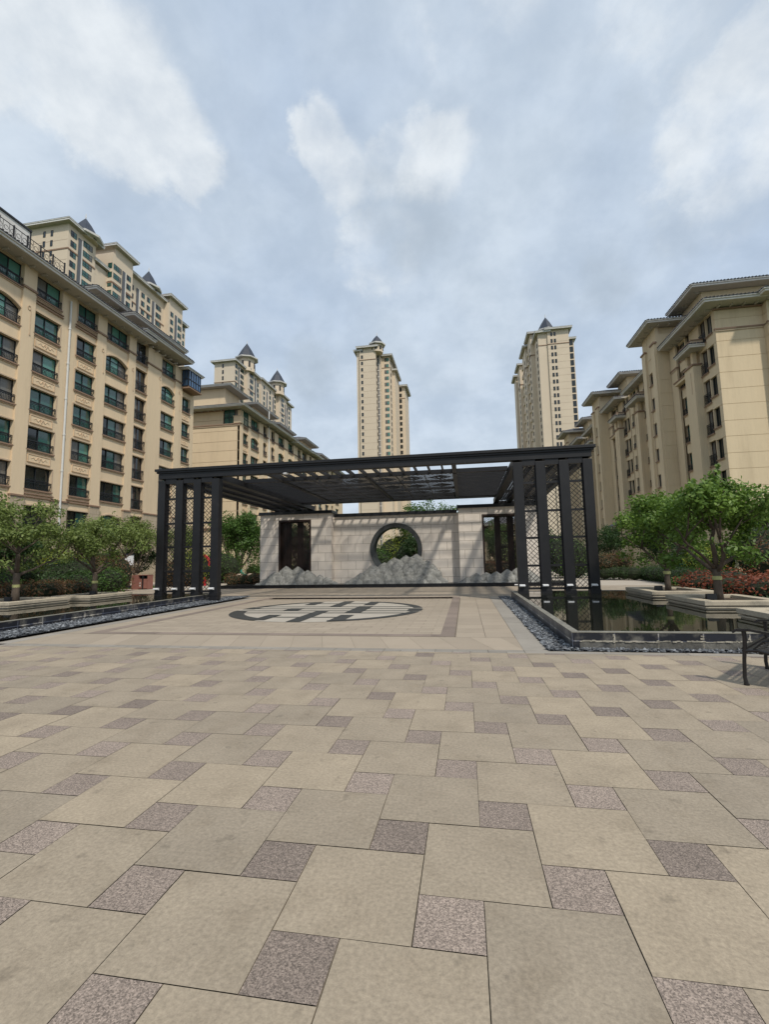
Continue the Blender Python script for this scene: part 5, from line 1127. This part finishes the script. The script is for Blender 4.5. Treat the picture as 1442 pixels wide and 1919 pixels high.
# cast metal garden bench at the right edge
def bench():
    t = thing('garden_bench', 'dark cast metal garden bench cut off by the right edge', 'bench', (4.2, 4.5, 0)); BZ_ = 'bronze'
    f = Vector((-.776, .631, 0)); w = Vector((.631, .776, 0)); P0 = Vector((3.54, 4.34, 0))
    pt = lambda u, d, z: P0 + w * u - f * d + Vector((0, 0, z))              # u along the seat, d towards the back
    for u in (0, 1.18):
        b = MB(); b.tube([pt(u, 0, -.0), pt(u, -.012, .10), pt(u, .0, .30), pt(u, .015, .44), pt(u, .025, .56), pt(u, .02, .63)], [.024, .022, .021, .022, .024, .026], 8); b.tube([pt(u, 0, 0), pt(u, 0, .02)], .03, 10); b.build('leg', BZ_, t)
        b = MB(); b.tube([pt(u, .60, .0), pt(u, .55, .12), pt(u, .46, .26), pt(u, .46, .42), pt(u, .56, .62), pt(u, .66, .86)], [.026, .022, .02, .022, .02, .018], 8); b.build('leg', BZ_, t)
        b = MB()
        pts = [pt(u, -.09, .615), pt(u, -.05, .645), pt(u, .08, .655), pt(u, .26, .63), pt(u, .44, .635), pt(u, .58, .66)]
        for p_, q_ in zip(pts, pts[1:]): b.bar(p_, q_, .07, .028)
        b.build('armrest', BZ_, t)
        b = MB(); b.tube([pt(u, .0, .40), pt(u, .14, .42), pt(u, .3, .39), pt(u, .46, .37)], .02, 8); b.tube([pt(u, .1, .43), pt(u, .2, .53), pt(u, .32, .55), pt(u, .38, .47), pt(u, .30, .44)], .012, 6); b.build('side_rail', BZ_, t)
    b = MB()
    for k in range(9):
        d = .0 + .055 * k; z = .415 - .045 * (k / 8) + .012 * math.cos(k); b.bar(pt(0, d, z), pt(1.18, d, z), .036, .016)
    for k in range(8): b.tube([pt(.08 + .145 * k, .0, .40), pt(.15 + .145 * k, .22, .385), pt(.08 + .145 * k, .46, .37)], .008, 5)
    b.tube([pt(0, 0, .40), pt(1.18, 0, .40)], .018, 8); b.build('seat', BZ_, t)
    b = MB(); b.tube([pt(0, .66, .86), pt(.3, .69, .93), (pt(.59, .7, .96)), pt(.88, .69, .93), pt(1.18, .66, .86)], .02, 8); b.tube([pt(0, .5, .50), pt(1.18, .5, .50)], .014, 6)
    for k in range(15): b.tube([pt(.06 + .076 * k, .50, .50), pt(.06 + .076 * k, .66, .90)], .009, 5)
    for k in range(5): b.tube([pt(.2 + .2 * k + .09 * math.cos(a), .58, .70 + .1 * math.sin(a)) for a in [i * .7 for i in range(10)]], .01, 5)
    b.build('backrest', BZ_, t)
bench()
def tab():
    t = thing('garden_table', 'round cast metal table just beyond the right edge', 'table', (5.05, 3.55, 0)); b = MB(); cx, cy = 5.05, 3.55
    for rr in (.12, .22, .32, .42, .5): b.tube([(cx + rr * math.cos(k * .2618), cy + rr * math.sin(k * .2618), .72) for k in range(25)], .022, 6)
    for k in range(18): a = k * .349; b.bar((cx + .1 * math.cos(a), cy + .1 * math.sin(a), .72), (cx + .5 * math.cos(a), cy + .5 * math.sin(a), .72), .035, .014)
    b.build('tabletop', 'bronze', t)
    for k in range(4): a = .6 + k * math.pi / 2; b = MB(); b.tube([(cx + .4 * math.cos(a), cy + .4 * math.sin(a), 0), (cx + .22 * math.cos(a), cy + .22 * math.sin(a), .3), (cx + .3 * math.cos(a), cy + .3 * math.sin(a), .7)], .02, 7); b.build('leg', 'bronze', t)
# grass tufts on the lawn strip left of the wall are ground cover
def grass(areas, seed):
    r = np.random.RandomState(seed); bl = []
    me_b = []
    for (x0, x1, y0, y1, n) in areas: me_b.append(np.stack([r.uniform(x0, x1, n), r.uniform(y0, y1, n), np.full(n, -.03)], 1))
    p = np.concatenate(me_b); n = len(p); a = r.uniform(0, 6.28, n); h = r.uniform(.06, .16, n); wv = .018
    d = np.stack([np.cos(a), np.sin(a), np.zeros(n)], 1); ln = np.stack([r.normal(0, .03, n), r.normal(0, .03, n), h], 1)
    V = np.stack([p - d * wv, p + d * wv, p + ln], 1).reshape(-1, 3); me = bpy.data.meshes.new('grass'); me.from_pydata(V.tolist(), [], np.arange(n * 3).reshape(-1, 3).tolist()); me.materials.append(MATS['leaf_mid'])
    at = me.attributes.new('tone', 'FLOAT', 'FACE'); at.data.foreach_set('value', r.uniform(0, 1, n).astype(np.float32)); me.update()
    o = obj_of(me, 'grass'); tag(o, 'short grass growing beside the garden paths', 'grass', kind='stuff')
grass([(-30, -14, 40, 46, 9000), (-34, -30, 20, 40, 3000), (-26, -21.5, 26.5, 30, 3000), (12.2, 16, 26, 46, 5000)], 9)
